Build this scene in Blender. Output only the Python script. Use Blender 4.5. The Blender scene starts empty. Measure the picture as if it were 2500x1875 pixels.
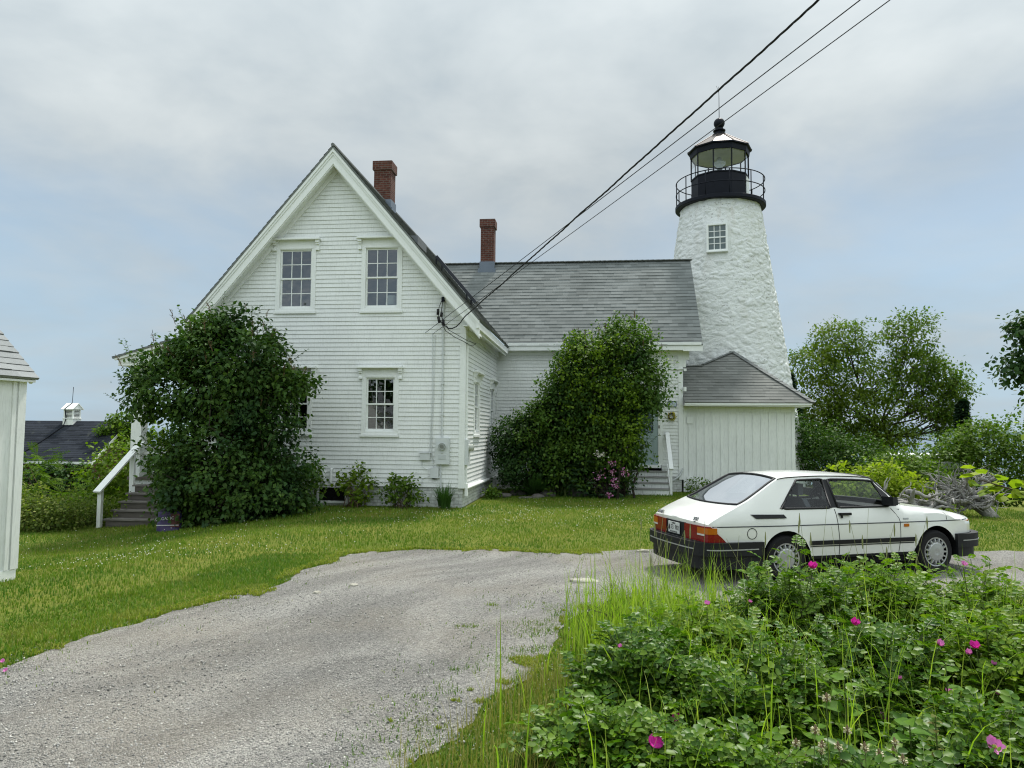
import bpy, math, random
import numpy as np
from mathutils import Vector, Matrix, noise
R = math.radians
random.seed(11); rng = np.random.default_rng(11)
scn = bpy.context.scene; col = scn.collection

# ------------------------------------------------------------------ helpers
def link(o, parent=None):
    col.objects.link(o)
    if parent is not None: o.parent = parent
    return o
def tag(o, label=None, cat=None, group=None, kind=None):
    if label: o['label'] = label
    if cat: o['category'] = cat
    if group: o['group'] = group
    if kind: o['kind'] = kind
    return o
def empty(name, loc=(0,0,0), rz=0, label=None, cat=None, group=None):
    o = bpy.data.objects.new(name, None); o.empty_display_size = .2
    link(o); o.location = loc; o.rotation_euler = (0,0,rz)
    return tag(o, label, cat, group)
def finish(me, smooth):
    if smooth:
        me.polygons.foreach_set('use_smooth', np.ones(len(me.polygons), bool))
        if smooth is not True: me.set_sharp_from_angle(angle=R(smooth))
    me.update()
class MB:
    def __init__(s): s.v=[]; s.f=[]; s.m=[]; s.uv=[]
    def face(s, pts, m=0, uv=None):
        i=len(s.v); s.v.extend([tuple(p) for p in pts]); s.f.append(tuple(range(i,i+len(pts)))); s.m.append(m)
        s.uv.append(uv or [(0,0)]*len(pts))
    def add(s, vs, fs, m=0):
        i=len(s.v); s.v.extend([tuple(p) for p in vs])
        for f in fs: s.f.append(tuple(i+k for k in f)); s.m.append(m); s.uv.append([(0,0)]*len(f))
    def box(s, x0,x1,y0,y1,z0,z1, P=None, m=0, taper=None):
        P = P or (lambda x,y,z:(x,y,z))
        vs=[P(x,y,z) for z in (z0,z1) for y in (y0,y1) for x in (x0,x1)]
        s.add(vs, [(0,2,3,1),(4,5,7,6),(0,1,5,4),(2,6,7,3),(0,4,6,2),(1,3,7,5)], m)
    def bar(s, a, b, w, h, m=0, up=(0,0,1)):
        a=Vector(a); b=Vector(b); d=(b-a).normalized(); u=Vector(up); r=d.cross(u).normalized(); u=r.cross(d)
        vs=[]
        for p in (a,b):
            for k,l in ((-1,-1),(1,-1),(1,1),(-1,1)): vs.append(p+r*(k*w/2)+u*(l*h/2))
        s.add(vs,[(3,2,1,0),(4,5,6,7),(0,1,5,4),(1,2,6,5),(2,3,7,6),(3,0,4,7)],m)
    def tube(s, pts, rad, n=8, m=0, caps=True, closed=False):
        pts=[Vector(p) for p in pts]; N=len(pts)
        rad = rad if hasattr(rad,'__len__') else [rad]*N
        vs=[]; ref=None
        for i,p in enumerate(pts):
            if closed: d=pts[(i+1)%N]-pts[i-1]
            else: d=pts[min(i+1,N-1)]-pts[max(i-1,0)]
            d.normalize()
            if ref is None:
                ref = Vector((0,0,1)) if abs(d.z)<.9 else Vector((1,0,0))
            a=(ref-d*ref.dot(d))
            if a.length<1e-4: a=Vector((1,.3,.2)).cross(d)
            a.normalize(); ref=a; b=d.cross(a)
            for k in range(n):
                t=2*math.pi*k/n; vs.append(p+(a*math.cos(t)+b*math.sin(t))*rad[i])
        fs=[]
        for i in range(N if closed else N-1):
            j=(i+1)%N
            for k in range(n): fs.append((i*n+k, i*n+(k+1)%n, j*n+(k+1)%n, j*n+k))
        if caps and not closed: fs.append(tuple(range(n-1,-1,-1))); fs.append(tuple((N-1)*n+k for k in range(n)))
        s.add(vs,fs,m)
    def lathe(s, prof, n=24, c=(0,0,0), phase=0, m=0, cap0=True, cap1=True):
        vs=[]; fs=[]
        for r,z in prof:
            for k in range(n):
                t=phase+2*math.pi*k/n; vs.append((c[0]+r*math.cos(t), c[1]+r*math.sin(t), c[2]+z))
        for i in range(len(prof)-1):
            for k in range(n): fs.append((i*n+k, i*n+(k+1)%n, (i+1)*n+(k+1)%n, (i+1)*n+k))
        if cap0: fs.append(tuple(range(n-1,-1,-1)))
        if cap1: fs.append(tuple((len(prof)-1)*n+k for k in range(n)))
        s.add(vs,fs,m)
    def build(s, name, mat, parent=None, smooth=False):
        me=bpy.data.meshes.new(name); me.from_pydata(s.v,[],s.f)
        for q in (mat if isinstance(mat,(list,tuple)) else [mat]): me.materials.append(q)
        me.polygons.foreach_set('material_index', s.m)
        uvl=me.uv_layers.new(name='UVMap')
        uvl.data.foreach_set('uv', np.array([c for f in s.uv for c in f],dtype=np.float32).ravel())
        finish(me, smooth)
        return link(bpy.data.objects.new(name, me), parent)
def npmesh(name, V, F, mat, parent=None, smooth=False):
    """V (n,3); F list of arrays (k,3)/(k,4)"""
    me=bpy.data.meshes.new(name)
    F=[np.asarray(f,dtype=np.int32) for f in F if len(f)]
    loops=np.concatenate([f.ravel() for f in F]); tot=np.concatenate([np.full(len(f),f.shape[1],np.int32) for f in F])
    st=np.concatenate([[0],np.cumsum(tot)[:-1]]).astype(np.int32)
    me.vertices.add(len(V)); me.vertices.foreach_set('co', np.asarray(V,np.float32).ravel())
    me.loops.add(len(loops)); me.loops.foreach_set('vertex_index', loops)
    me.polygons.add(len(tot)); me.polygons.foreach_set('loop_start', st)
    me.update(calc_edges=True)
    me.materials.append(mat); finish(me, smooth)
    return link(bpy.data.objects.new(name, me), parent)
def text_mesh(txt, size, mat, name, parent, M, extrude=.001, shear=0, sx=1):
    cu=bpy.data.curves.new('t','FONT'); cu.body=txt; cu.size=size; cu.extrude=extrude; cu.shear=shear
    cu.align_x='CENTER'; cu.align_y='CENTER'
    o=bpy.data.objects.new('t',cu); col.objects.link(o)
    dg=bpy.context.evaluated_depsgraph_get(); dg.update()
    me=bpy.data.meshes.new_from_object(o.evaluated_get(dg)); bpy.data.objects.remove(o)
    me.materials.clear(); me.materials.append(mat); me.name=name
    me.transform(M @ Matrix.Diagonal((sx,1,1,1)))
    return link(bpy.data.objects.new(name,me), parent)

# ------------------------------------------------------------------ materials
class NT:
    def __init__(s, name):
        s.mat=bpy.data.materials.new(name); s.mat.use_nodes=True; s.t=s.mat.node_tree; s.t.nodes.clear()
        s.out=s.n('OutputMaterial')
    def n(s, typ, **kw):
        nd=s.t.nodes.new('ShaderNode'+typ)
        for k,v in kw.items():
            if k in nd.inputs.keys() : nd.inputs[k].default_value=v
            else: setattr(nd,k,v)
        return nd
    def l(s,a,b): s.t.links.new(a,b)
    def val(s, sock, v):
        if hasattr(v,'is_output') or hasattr(v,'links'): s.l(v,sock)
        else: sock.default_value=v
    def mix(s, f, a, b, typ='MIX'):
        nd=s.t.nodes.new('ShaderNodeMix'); nd.data_type='RGBA'; nd.blend_type=typ
        for k,v in ((0,f),(6,a),(7,b)):
            if isinstance(v,tuple) and len(v)==3: v=v+(1,)
            s.val(nd.inputs[k], v)
        return nd.outputs[2]
    def math(s, op, a, b=0, clamp=False):
        nd=s.n('Math'); nd.operation=op; nd.use_clamp=clamp; s.val(nd.inputs[0],a); s.val(nd.inputs[1],b); return nd.outputs[0]
    def ramp(s, f, stops):
        nd=s.n('ValToRGB'); e=nd.color_ramp.elements
        while len(e)<len(stops): e.new(.5)
        for i,(p,c) in enumerate(stops):
            e[i].position=p; e[i].color=(c,c,c,1) if not hasattr(c,'__len__') else tuple(c)+(1,)
        s.l(f,nd.inputs[0]); return nd.outputs[0]
    def pos(s): return s.n('NewGeometry').outputs['Position']
    def obj(s): return s.n('TexCoord').outputs['Object']
    def uv(s): return s.n('TexCoord').outputs['UV']
    def noise(s, v, scale, detail=4, rough=.55, sc=None):
        if sc is not None:
            mp=s.n('Mapping'); s.l(v,mp.inputs[0]); mp.inputs['Scale'].default_value=sc; v=mp.outputs[0]
        nd=s.n('TexNoise'); nd.inputs['Scale'].default_value=scale; nd.inputs['Detail'].default_value=detail; nd.inputs['Roughness'].default_value=rough
        s.l(v,nd.inputs['Vector']); return nd.outputs['Fac']
    def bump(s, h, dist, strength=1.):
        b=s.n('Bump'); b.inputs['Distance'].default_value=dist; b.inputs['Strength'].default_value=strength; s.l(h,b.inputs['Height']); return b.outputs[0]
    def bsdf(s, color, rough=.6, spec=.5, normal=None, metal=0., coat=0., link=True):
        p=s.n('BsdfPrincipled')
        if isinstance(color,tuple) and len(color)==3: color=color+(1,)
        s.val(p.inputs['Base Color'],color); s.val(p.inputs['Roughness'],rough); p.inputs['Specular IOR Level'].default_value=spec
        p.inputs['Metallic'].default_value=metal; p.inputs['Coat Weight'].default_value=coat
        if normal is not None: s.l(normal,p.inputs['Normal'])
        if link: s.l(p.outputs[0],s.out.inputs[0])
        return p.outputs[0]
def plain(name, c, rough=.6, spec=.5, metal=0., coat=0., vary=.12, scale=3., bump=0.):
    t=NT(name); v=t.obj(); n=t.noise(v,scale,5)
    k=t.ramp(n,[(.3,1-vary),(.7,1.)])
    t.bsdf(t.mix(1.,tuple(c),k,'MULTIPLY'), rough, spec, t.bump(t.noise(v,scale*12,3),bump) if bump else None, metal, coat)
    return t.mat
def m_paint(name, c=(.80,.82,.80), dirt=.10):
    t=NT(name); v=t.obj()
    n=t.noise(v,1.3,6,.6); k=t.ramp(n,[(.35,1-dirt*.6),(.65,1.)])
    n2=t.noise(v,14,3,.6,(3,3,.35)); k2=t.ramp(n2,[(.32,1-dirt),(.5,1.)])
    c1=t.mix(1.,c,k,'MULTIPLY'); c2=t.mix(1.,c1,k2,'MULTIPLY')
    t.bsdf(c2,.55,.4,t.bump(t.noise(v,40,4,.6,(1,1,3)),.002)); return t.mat
def m_wood(name, c, c2, scl=(18,18,1.5)):
    t=NT(name); v=t.obj(); n=t.noise(v,1.6,6,.65,scl)
    t.bsdf(t.mix(t.ramp(n,[(.3,0.),(.7,1.)]),c,c2),.85,.2,t.bump(n,.004)); return t.mat
def m_shingle(name, c1, c2, *_a, **_k):
    """each shingle tab is its own piece and has its own grey; a little lichen and granule noise on top"""
    t=NT(name); v=t.obj(); r=t.n('NewGeometry').outputs['Random Per Island']
    c=t.mix(r,c1,c2)
    c=t.mix(1.,c,t.ramp(t.noise(v,.9,4),[(.3,.84),(.7,1.08)]),'MULTIPLY')
    n2=t.noise(v,70,3); c=t.mix(1.,c,t.ramp(n2,[(.3,.86),(.7,1.12)]),'MULTIPLY')
    c=t.mix(t.ramp(t.noise(v,1.7,5,.7),[(.60,0.),(.78,.35)]),c,(.17,.185,.15))
    t.bsdf(c,.95,.12,t.bump(n2,.004)); return t.mat
def m_brick(name, c1, c2, mort, row=.075, wid=.21, rough=.9, ms=.009, obj=True):
    t=NT(name); v=t.uv()
    b=t.n('TexBrick'); t.l(v,b.inputs['Vector'])
    for k,x in (('Color1',c1),('Color2',c2),('Mortar',mort)): b.inputs[k].default_value=x+(1,)
    b.inputs['Scale'].default_value=1; b.inputs['Mortar Size'].default_value=ms; b.inputs['Brick Width'].default_value=wid; b.inputs['Row Height'].default_value=row
    n=t.noise(t.obj(),9,5); c=t.mix(1.,b.outputs['Color'],t.ramp(n,[(.3,.65),(.7,1.15)]),'MULTIPLY')
    inv=t.math('SUBTRACT',1,b.outputs['Fac'])
    t.bsdf(c,rough,.2,t.bump(inv,.008)); return t.mat
def m_leaf(name, cols, rough=.45, spec=.45, trans=.35, patch=None, tint=None):
    """hue differs from leaf to leaf (random per island); light passes through thin leaves"""
    t=NT(name); g=t.n('NewGeometry'); r=g.outputs['Random Per Island']
    c=t.ramp(r,[(i/(len(cols)-1) if len(cols)>1 else 0,x) for i,x in enumerate(cols)])
    n=t.noise(g.outputs['Position'],1.6 if patch is None else patch[1],3)
    if patch is not None: c=t.mix(t.ramp(n,[(patch[2],0.),(patch[3],1.)]),c,patch[0])
    c=t.mix(1.,c,t.ramp(t.noise(g.outputs['Position'],23,2),[(.3,.78),(.7,1.15)]),'MULTIPLY')
    p=t.bsdf(c,min(.75,rough+.12),spec*.45,link=False)
    tr=t.n('BsdfTranslucent'); t.l(t.mix(1.,c,tint or (1.1,1.3,.45),'MULTIPLY'),tr.inputs[0])
    mx=t.n('MixShader'); mx.inputs[0].default_value=trans; t.l(p,mx.inputs[1]); t.l(tr.outputs[0],mx.inputs[2]); t.l(mx.outputs[0],t.out.inputs[0])
    return t.mat
def m_glass(name, refl=.10, tint=(.75,.82,.82), rough=.015, wav=0.):
    t=NT(name)
    tr=t.n('BsdfTransparent'); tr.inputs[0].default_value=tint+(1,)
    gl=t.n('BsdfGlossy'); gl.inputs['Roughness'].default_value=rough; gl.inputs['Color'].default_value=(.95,.97,1,1)
    if wav: t.l(t.bump(t.noise(t.obj(),2.2,2),wav),gl.inputs['Normal'])
    fr=t.n('LayerWeight'); fr.inputs[0].default_value=.5
    f=t.math('ADD',t.math('MULTIPLY',t.math('POWER',fr.outputs['Facing'],4.5),.85),refl,True)
    mx=t.n('MixShader'); t.l(f,mx.inputs[0]); t.l(tr.outputs[0],mx.inputs[1]); t.l(gl.outputs[0],mx.inputs[2]); t.l(mx.outputs[0],t.out.inputs[0])
    return t.mat

WHITE=m_paint('white_paint',dirt=.12); LAP_SHADE=plain('clapboard_lap_shade',(.58,.60,.59),.8,.2); TRIM=m_paint('white_trim',(.82,.84,.82),.05)  # darker board undersides: lap shadow line painted in, along with joint dirt
SHINGLE=m_shingle('grey_shingles',(.150,.163,.157),(.205,.220,.213))
EDGE=plain('shingle_edge',(.15,.158,.155),.95,.1)
CAPS=plain('ridge_shingle',(.19,.20,.195),.9,.15,vary=.4,scale=6)
SHINGLE_B=m_shingle('brown_grey_shingles',(.155,.160,.148),(.200,.204,.190))
SHINGLE_L=m_shingle('large_grey_shingles',(.22,.235,.235),(.275,.29,.29))
SLATE=m_shingle('dark_slate_shingles',(.012,.015,.022),(.030,.035,.046),(.006,.008,.011),.16,.6)
BRICK=m_brick('red_brick',(.125,.046,.032),(.085,.030,.023),(.17,.13,.11))
WBRICK=m_brick('painted_brick',(.66,.68,.66),(.60,.62,.60),(.48,.49,.46),.085,.24)
GREYWOOD=m_wood('weathered_wood',(.15,.13,.11),(.09,.08,.07),(1.5,18,18))
BLACK=plain('black_iron',(.007,.009,.016),.55,.16,vary=.3)
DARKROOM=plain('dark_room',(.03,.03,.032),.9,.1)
PALEROOM=plain('pale_room',(.16,.17,.18),.9,.1)
GLASS=m_glass('window_glass',.12,(.7,.76,.78),.02,.01)
LEAD=plain('lead_flashing',(.16,.19,.23),.5,.4,.3)
PLASTIC=plain('grey_plastic',(.62,.65,.65),.5,.4)
CABLE=plain('cable_black',(.008,.008,.009),.6,.4)

# ------------------------------------------------------------------ terrain
def sm(a,b,x):
    t=np.clip((x-a)/(b-a),0,1); return t*t*(3-2*t)
def gz(x,y):
    x=np.asarray(x,float); y=np.asarray(y,float)
    z=-.55*sm(-4.2,-10.4,x)*sm(5,13,y)
    z=z-2.4*sm(20.5,33,y)*sm(-8,-15,x)
    z=z-1.25*sm(20.5,26,y)*sm(11.5,13.8,x)
    z=z-22*sm(38,190,y)-14*sm(190,420,y)
    z=z+.05*np.sin(x*.7+1.)*np.sin(y*.45)*sm(5,9,np.abs(x)+.0*y)*sm(14,24,y)
    return z
def gz1(x,y): return float(gz(x,y))
# ------------------------------------------------------------------ house
PHI=R(6.5); HC=(-1.2446,19.2487,0.)
house=empty('farmhouse',HC,-PHI,'white clapboard house with steep front gable, grey shingled side wing and two brick chimneys','house')
def hw(s,d,h=0):   # house-local -> world
    return (HC[0]+s*math.cos(PHI)+d*math.sin(PHI), HC[1]-s*math.sin(PHI)+d*math.cos(PHI), h)
PF=lambda u,n,z:(u,-n,z)              # front gable wall
PS=lambda u,n,z:(n,u,z)               # right side wall of the gable block
EW=6.33
PE=lambda u,n,z:(u,EW-n,z)            # wing front wall
SL=1.17; AP=-3.56; HT=9.56            # main roof: slope, apex s, apex height
roofh=lambda s:HT-SL*abs(s-AP)
WL=-7.1

def lap(mb,P,v0,v1,pitch,left,right,holes=(),t=.018,m=0,jit=0.,lip=0,tabs=0.):
    v=v0
    while v<v1-1e-4:
        top=min(v+pitch,v1); cuts={v,top}
        for a,b,z0,z1 in holes:
            for z in (z0,z1):
                if v<z<top: cuts.add(z)
        cuts=sorted(cuts); dt=random.uniform(-jit,jit)
        for va,vb in zip(cuts,cuts[1:]):
            mid=(va+vb)/2; L0,R0,L1,R1=left(va),right(va),left(vb),right(vb)
            if R0-L0<.01: continue
            if R1<L1: L1=R1=(L1+R1)/2
            seg=[(None,None)]
            hs=sorted([(a,b) for a,b,z0,z1 in holes if z0<mid<z1])
            segs=[];cur=None
            for a,b in hs: segs.append((cur,a)); cur=b
            segs.append((cur,None))
            na=.003+(t+dt)*(1-(va-v)/pitch); nb=.003+(t+dt)*(1-(vb-v)/pitch)
            for a,b in segs:
                ua0=L0 if a is None else a; ub0=R0 if b is None else b
                ua1=L1 if a is None else a; ub1=R1 if b is None else b
                if ub0-ua0<.005: continue
                xs=[(ua0,ua1)]
                if tabs:
                    x=ua0+random.uniform(.2,1.2)*tabs
                    while x<min(ub0,ub1)-.3*tabs:
                        if x>max(ua0,ua1)+.2*tabs: xs.append((x,x))
                        x+=random.uniform(.55,1.45)*tabs
                xs.append((ub0,ub1))
                for (p0,p1),(q0,q1) in zip(xs,xs[1:]):
                    ex=random.choice((0,0,.006)) if tabs else 0
                    mb.face([P(p0,na+ex,va),P(q0,na+ex,va),P(q1,nb+ex*.6,vb),P(p1,nb+ex*.6,vb)],m,[(p0,va),(q0,va),(q1,vb),(p1,vb)])
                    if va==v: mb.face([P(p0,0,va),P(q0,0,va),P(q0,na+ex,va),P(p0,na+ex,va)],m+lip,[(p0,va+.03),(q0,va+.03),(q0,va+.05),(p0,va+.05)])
        v=top

def window(parent,P,uc,z0,w,h,room,cap=True,cols=3,deep=1.1,roommat=None,cas=.115,name='window'):
    """six-over-six sash window: casing with bracketed hood, sash bars, glass and the dark room behind"""
    f=MB(); x0,x1=uc-w/2,uc+w/2; z1=z0+h
    f.box(x0-cas,x0,-.06,.034,z0-.10,z1+.10,P); f.box(x1,x1+cas,-.06,.034,z0-.10,z1+.10,P)
    f.box(x0,x1,-.06,.034,z1,z1+.10,P)
    f.box(x0,x1,-.06,.030,z0-.10,z0-.02,P)
    f.box(x0-cas-.03,x1+cas+.03,-.01,.062,z0-.16,z0-.1005,P)
    f.box(x0-.02,x1+.02,.034,.046,z1+.02,z1+.045,P)
    if cap:
        f.box(x0-cas,x1+cas,0,.03,z1+.1005,z1+.25,P)
        f.box(x0-cas-.13,x1+cas+.13,0,.17,z1+.2505,z1+.285,P); f.box(x0-cas-.10,x1+cas+.10,0,.13,z1+.2855,z1+.315,P)
        for s,xx in ((-1,x0-cas-.045),(1,x1+cas+.045)):
            f.box(xx-.05,xx+.05,.001,.13,z1+.17,z1+.2500,P); f.box(xx-.045,xx+.045,.001,.10,z1+.12,z1+.1695,P)
            f.box(xx-.045,xx+.045,.001,.06,z1+.02,z1+.1195,P); f.box(xx-.05,xx+.05,.001,.085,z1-.03,z1+.0195,P)
    o=f.build(name,TRIM,parent)
    s=MB(); zm=z0+h/2; st=.042; mu=.020
    for (a,b,n) in ((zm-.015,z1,-.012),(z0-.02,zm+.02,-.040)):
        s.box(x0,x0+st,n-.03,n,a,b,P); s.box(x1-st,x1,n-.03,n,a,b,P)
        s.box(x0+st,x1-st,n-.03,n,b-st,b,P); s.box(x0+st,x1-st,n-.03,n,a,a+(st if n>-.03 else st+.03),P)
        for k in range(1,cols):
            xx=x0+st+(w-2*st)*k/cols; s.box(xx-mu/2,xx+mu/2,n-.028,n-.004,a+st,b-st,P)
        s.box(x0+st,x1-st,n-.026,n-.006,(a+b)/2-mu/2,(a+b)/2+mu/2,P)
    s.build('sash',TRIM,o)
    g=MB()
    for a,b,n in ((zm,z1,-.027),(z0,zm,-.055)):
        g.face([P(x0+.01,n,a+.01),P(x1-.01,n,a+.01),P(x1-.01,n,b-.01),P(x0+.01,n,b-.01)])
    g.build('pane',GLASS,o)
    r=MB(); e=.5
    bx=(x0-e,x1+e,-deep,-.065,z0-.7,z1+.35)
    c=[P(x,n,z) for z in bx[4:6] for n in bx[2:4] for x in bx[0:2]]
    r.add(c,[(0,1,3,2),(4,6,7,5),(0,4,5,1),(0,2,6,4),(1,5,7,3)])
    for (a,b,cc,d2) in ((bx[0],x0,bx[4],bx[5]),(x1,bx[1],bx[4],bx[5]),(x0,x1,bx[4],z0-.02),(x0,x1,z1,bx[5])):
        r.face([P(a,-.066,cc),P(b,-.066,cc),P(b,-.066,d2),P(a,-.066,d2)])
    r.build('room_interior',roommat or DARKROOM,o)
    return (x0-cas+.01,x1+cas-.01,z0-.15,z1+(.24 if cap else .09))

# windows first (they give the holes)
UP=[window(house,PF,u,5.27,.89,1.59,1,roommat=PALEROOM) for u in (-4.665,-2.275)]
LO=[window(house,PF,u,1.975,.765,1.40,1) for u in (-4.62,-2.25)]
SI=[window(house,PS,u,1.975,.765,1.40,1,deep=.9) for u in (1.95,5.15)]
EL=[window(house,PE,3.3,2.0,.765,1.40,1)]
# --- walls
w=MB(); bp=.1152
lap(w,PF,.52,9.12,bp,lambda z:max(WL,AP-(9.14-z)/SL),lambda z:min(-.0,AP+(9.14-z)/SL),UP+LO,jit=.002,lip=1)
w.build('clapboard_wall',[WHITE,LAP_SHADE],house)
w=MB(); lap(w,PS,.52,4.98,bp,lambda z:.02,lambda z:EW,SI,jit=.002,lip=1); w.build('clapboard_wall',[WHITE,LAP_SHADE],house)
DOOR=(4.62,5.62,.0,3.02)
w=MB(); lap(w,PE,.52,4.98,bp,lambda z:0,lambda z:6.30,EL+[DOOR],jit=.002,lip=1)
lap(w,lambda u,n,z:(6.30+n,u,z),.52,8.2,bp,lambda z:max(EW,9.05-(8.3-z)/1.14),lambda z:min(11.77,9.05+(8.3-z)/1.14),lip=1)
w.build('clapboard_wall',[WHITE,LAP_SHADE],house)
w=MB()   # remaining sides, plain boarding
lap(w,lambda u,n,z:(WL-n,-u,z),.3,4.98,bp,lambda z:-12,lambda z:0)
lap(w,lambda u,n,z:(u,12+n,z),.3,9.1,bp,lambda z:max(WL,AP-(9.14-z)/SL),lambda z:min(0,AP+(9.14-z)/SL))
w.box(-.03,6.26,11.6,11.77,.3,4.98)
w.build('clapboard_wall',WHITE,house)
# --- foundation
f=MB()
def brickbox(mb,x0,x1,y0,y1,z0,z1):
    for a,b in (((x0,y0),(x1,y0)),((x1,y0),(x1,y1)),((x1,y1),(x0,y1)),((x0,y1),(x0,y0))):
        L=math.dist(a,b); mb.face([a+(z0,),b+(z0,),b+(z1,),a+(z1,)],0,[(0,z0),(L,z0),(L,z1),(0,z1)])
    mb.face([(x0,y0,z1),(x1,y0,z1),(x1,y1,z1),(x0,y1,z1)],0,[(x0,y0),(x1,y0),(x1,y1),(x0,y1)])
brickbox(f,WL+.02,-.02,.02,11.98,-1.2,.519)
brickbox(f,-.019,6.28,EW+.02,11.75,-.6,.518)
f.build('foundation',WBRICK,house)
c=MB(); c.box(-3.86,-3.15,-.012,.05,.12,.47); cw=c.build('cellar_window',plain('cellar_glass',(.008,.008,.01),.25,.5),house)
c=MB()
for a in ((-3.92,-3.86,.06,.5),(-3.15,-3.09,.06,.5),(-3.86,-3.15,.06,.12),(-3.86,-3.15,.47,.5)): c.box(a[0],a[1],-.03,.03,a[2],a[3])
c.build('window_frame',TRIM,cw)
# --- corner boards and skirt
for bxs in (((-.125,.032,-.034,-.0,.50,5.0),(0.001,.033,.0005,.13,.50,4.98)),((WL-.03,WL+.125,-.034,0,.3,4.98),),((6.18,6.334,EW-.034,EW,.42,4.98),(6.301,6.335,EW+.0005,EW+.14,.42,4.98)),((0.001,.03,EW-.05,EW-.001,.52,4.98),)):
    c=MB()
    for q in bxs: c.box(*q)
    c.build('corner_board',TRIM,house)
# --- roofs
def roof_plane(name,parent,org,ux,vx,nx,L,left,right,mat,pitch=.182,t=.013,thick=.045,tab=.34):
    org,ux,vx,nx=map(Vector,(org,ux,vx,nx)); vx=vx.normalized(); nx=nx.normalized()
    P=lambda u,n,v: org+ux*u+vx*v+nx*n
    mb=MB(); lap(mb,P,0,L,pitch,left,right,t=t,jit=.003,lip=1,tabs=tab)
    for (va,vb) in [(L*i_/8,L*(i_+1)/8) for i_ in range(8)]:
        q=[(left(va),va),(right(va),va),(right(vb),vb),(left(vb),vb)]
        mb.face([P(u,-thick,v) for u,v in q][::-1])
        for i in range(4):
            (a,b),(c2,d)=q[i],q[(i+1)%4]
            mb.face([P(a,-thick,b),P(c2,-thick,d),P(c2,.002,d),P(a,.002,b)],0,[(.16,.05),(.18,.05),(.18,.09),(.16,.09)])
    return mb.build(name,[mat,EDGE],parent)
LR=4.02*math.sqrt(1+SL*SL)      # slope length to the eave
ve=(-1,0,SL); 
# right slope: origin at eave, u along depth
roof_plane('roof',house,(AP+4.02,-.44,HT-SL*4.02),(0,1,0),(-1,0,SL),(SL,0,1),LR,lambda v:0,lambda v:12.8,SHINGLE)
roof_plane('roof',house,(AP-4.02,-.44,HT-SL*4.02),(0,1,0),(1,0,SL),(-SL,0,1),LR,lambda v:0,lambda v:12.8,SHINGLE)
ES=1.14; EY=9.05; EH=8.47
LE=3.12*math.sqrt(1+ES*ES)
mainx=lambda h:AP+(HT-h)/SL-.06
ez=lambda v:EH-ES*3.12+v*ES/math.sqrt(1+ES*ES)
roof_plane('roof',house,(0,EY-3.12,EH-ES*3.12),(1,0,0),(0,1,ES),(0,-ES,1),LE,lambda v:mainx(ez(v)),lambda v:6.95,SHINGLE)
roof_plane('roof',house,(0,EY+3.12,EH-ES*3.12),(1,0,0),(0,-1,ES),(0,ES,1),LE,lambda v:mainx(ez(v)),lambda v:6.95,SHINGLE)
c=MB()   # ridge caps
c.tube([(AP,-.46,HT+.015),(AP,12.3,HT+.015)],.05,6)
k=-2.6
while k<6.95:
    c.bar((k,EY,EH+.02),(k+.2,EY,EH+.03),.22,.03); k+=.2
c.build('ridge_cap',CAPS,house)
# --- trim: rakes, soffits, eaves
t=MB()
def rake(side):
    dx=side; prev=None
    def pt(k,off,d):   # k along slope horiz distance from apex, off below the roof plane
        return (AP+dx*k, d, HT-.045-SL*k-off)
    def strip(d0,d1,o0,o1,k0=0.,k1=4.0):
        a=[pt(k0,o0,d0),pt(k1,o0,d0),pt(k1,o1,d0),pt(k0,o1,d0)]; b=[pt(k0,o0,d1),pt(k1,o0,d1),pt(k1,o1,d1),pt(k0,o1,d1)]
        t.add(a+b,[(0,1,2,3),(7,6,5,4),(0,4,5,1),(1,5,6,2),(2,6,7,3),(3,7,4,0)])
    strip(-.43,-.36,.005,.12); strip(-.405,-.35,.1205,.20); strip(-.385,-.34,.2005,.44)
    strip(-.36,-.31,.4405,.475)
    strip(-.3395,.0,.36,.40)       # soffit boards
    strip(-.06,.0,.4005,.56,0,3.75)        # frieze board against the wall
rake(1); rake(-1)
t.build('rake_trim',TRIM,house)
t=MB()
t.box(.36,.43,-.42,5.86,4.62,4.80); t.box(.33,.3595,-.34,6.0,4.56,4.66); t.box(.0,.36,-.30,5.95,4.70,4.72)
t.box(-.0,.06,-.0,EW,4.55,4.695)
t.box(WL-.40,WL-.36,-.42,12.3,4.62,4.80); t.box(WL-.36,WL,-.30,12.2,4.70,4.72)
t.box(.42,6.92,5.955,5.985,4.745,4.96); t.box(.42,6.90,5.92,5.954,4.90,5.0); t.box(.0,6.9,5.986,EW,4.75,4.77)
t.box(0.0,6.3,EW-.05,EW-.001,4.62,4.749)
# wing gable rake
for dy in (-1,1):
    t.add([(x,EY+dy*k,EH-.05-ES*k-o) for x in (6.91,6.955) for k,o in ((0,0),(3.1,0),(3.1,.2),(0,.2))],[(0,1,2,3),(7,6,5,4),(0,4,5,1),(1,5,6,2),(2,6,7,3),(3,7,4,0)])
    t.add([(x,EY+dy*k,EH-.05-ES*k-o) for x in (6.30,6.9095) for k,o in ((0,.15),(3.1,.15),(3.1,.18),(0,.18))],[(0,1,2,3),(7,6,5,4),(0,4,5,1),(1,5,6,2),(2,6,7,3),(3,7,4,0)])
t.box(6.34,6.55,EW-.02,EW+.10,4.45,4.745); t.box(6.34,6.44,EW-.02,EW+.10,4.2,4.4495)
t.build('eave_trim',TRIM,house)
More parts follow.
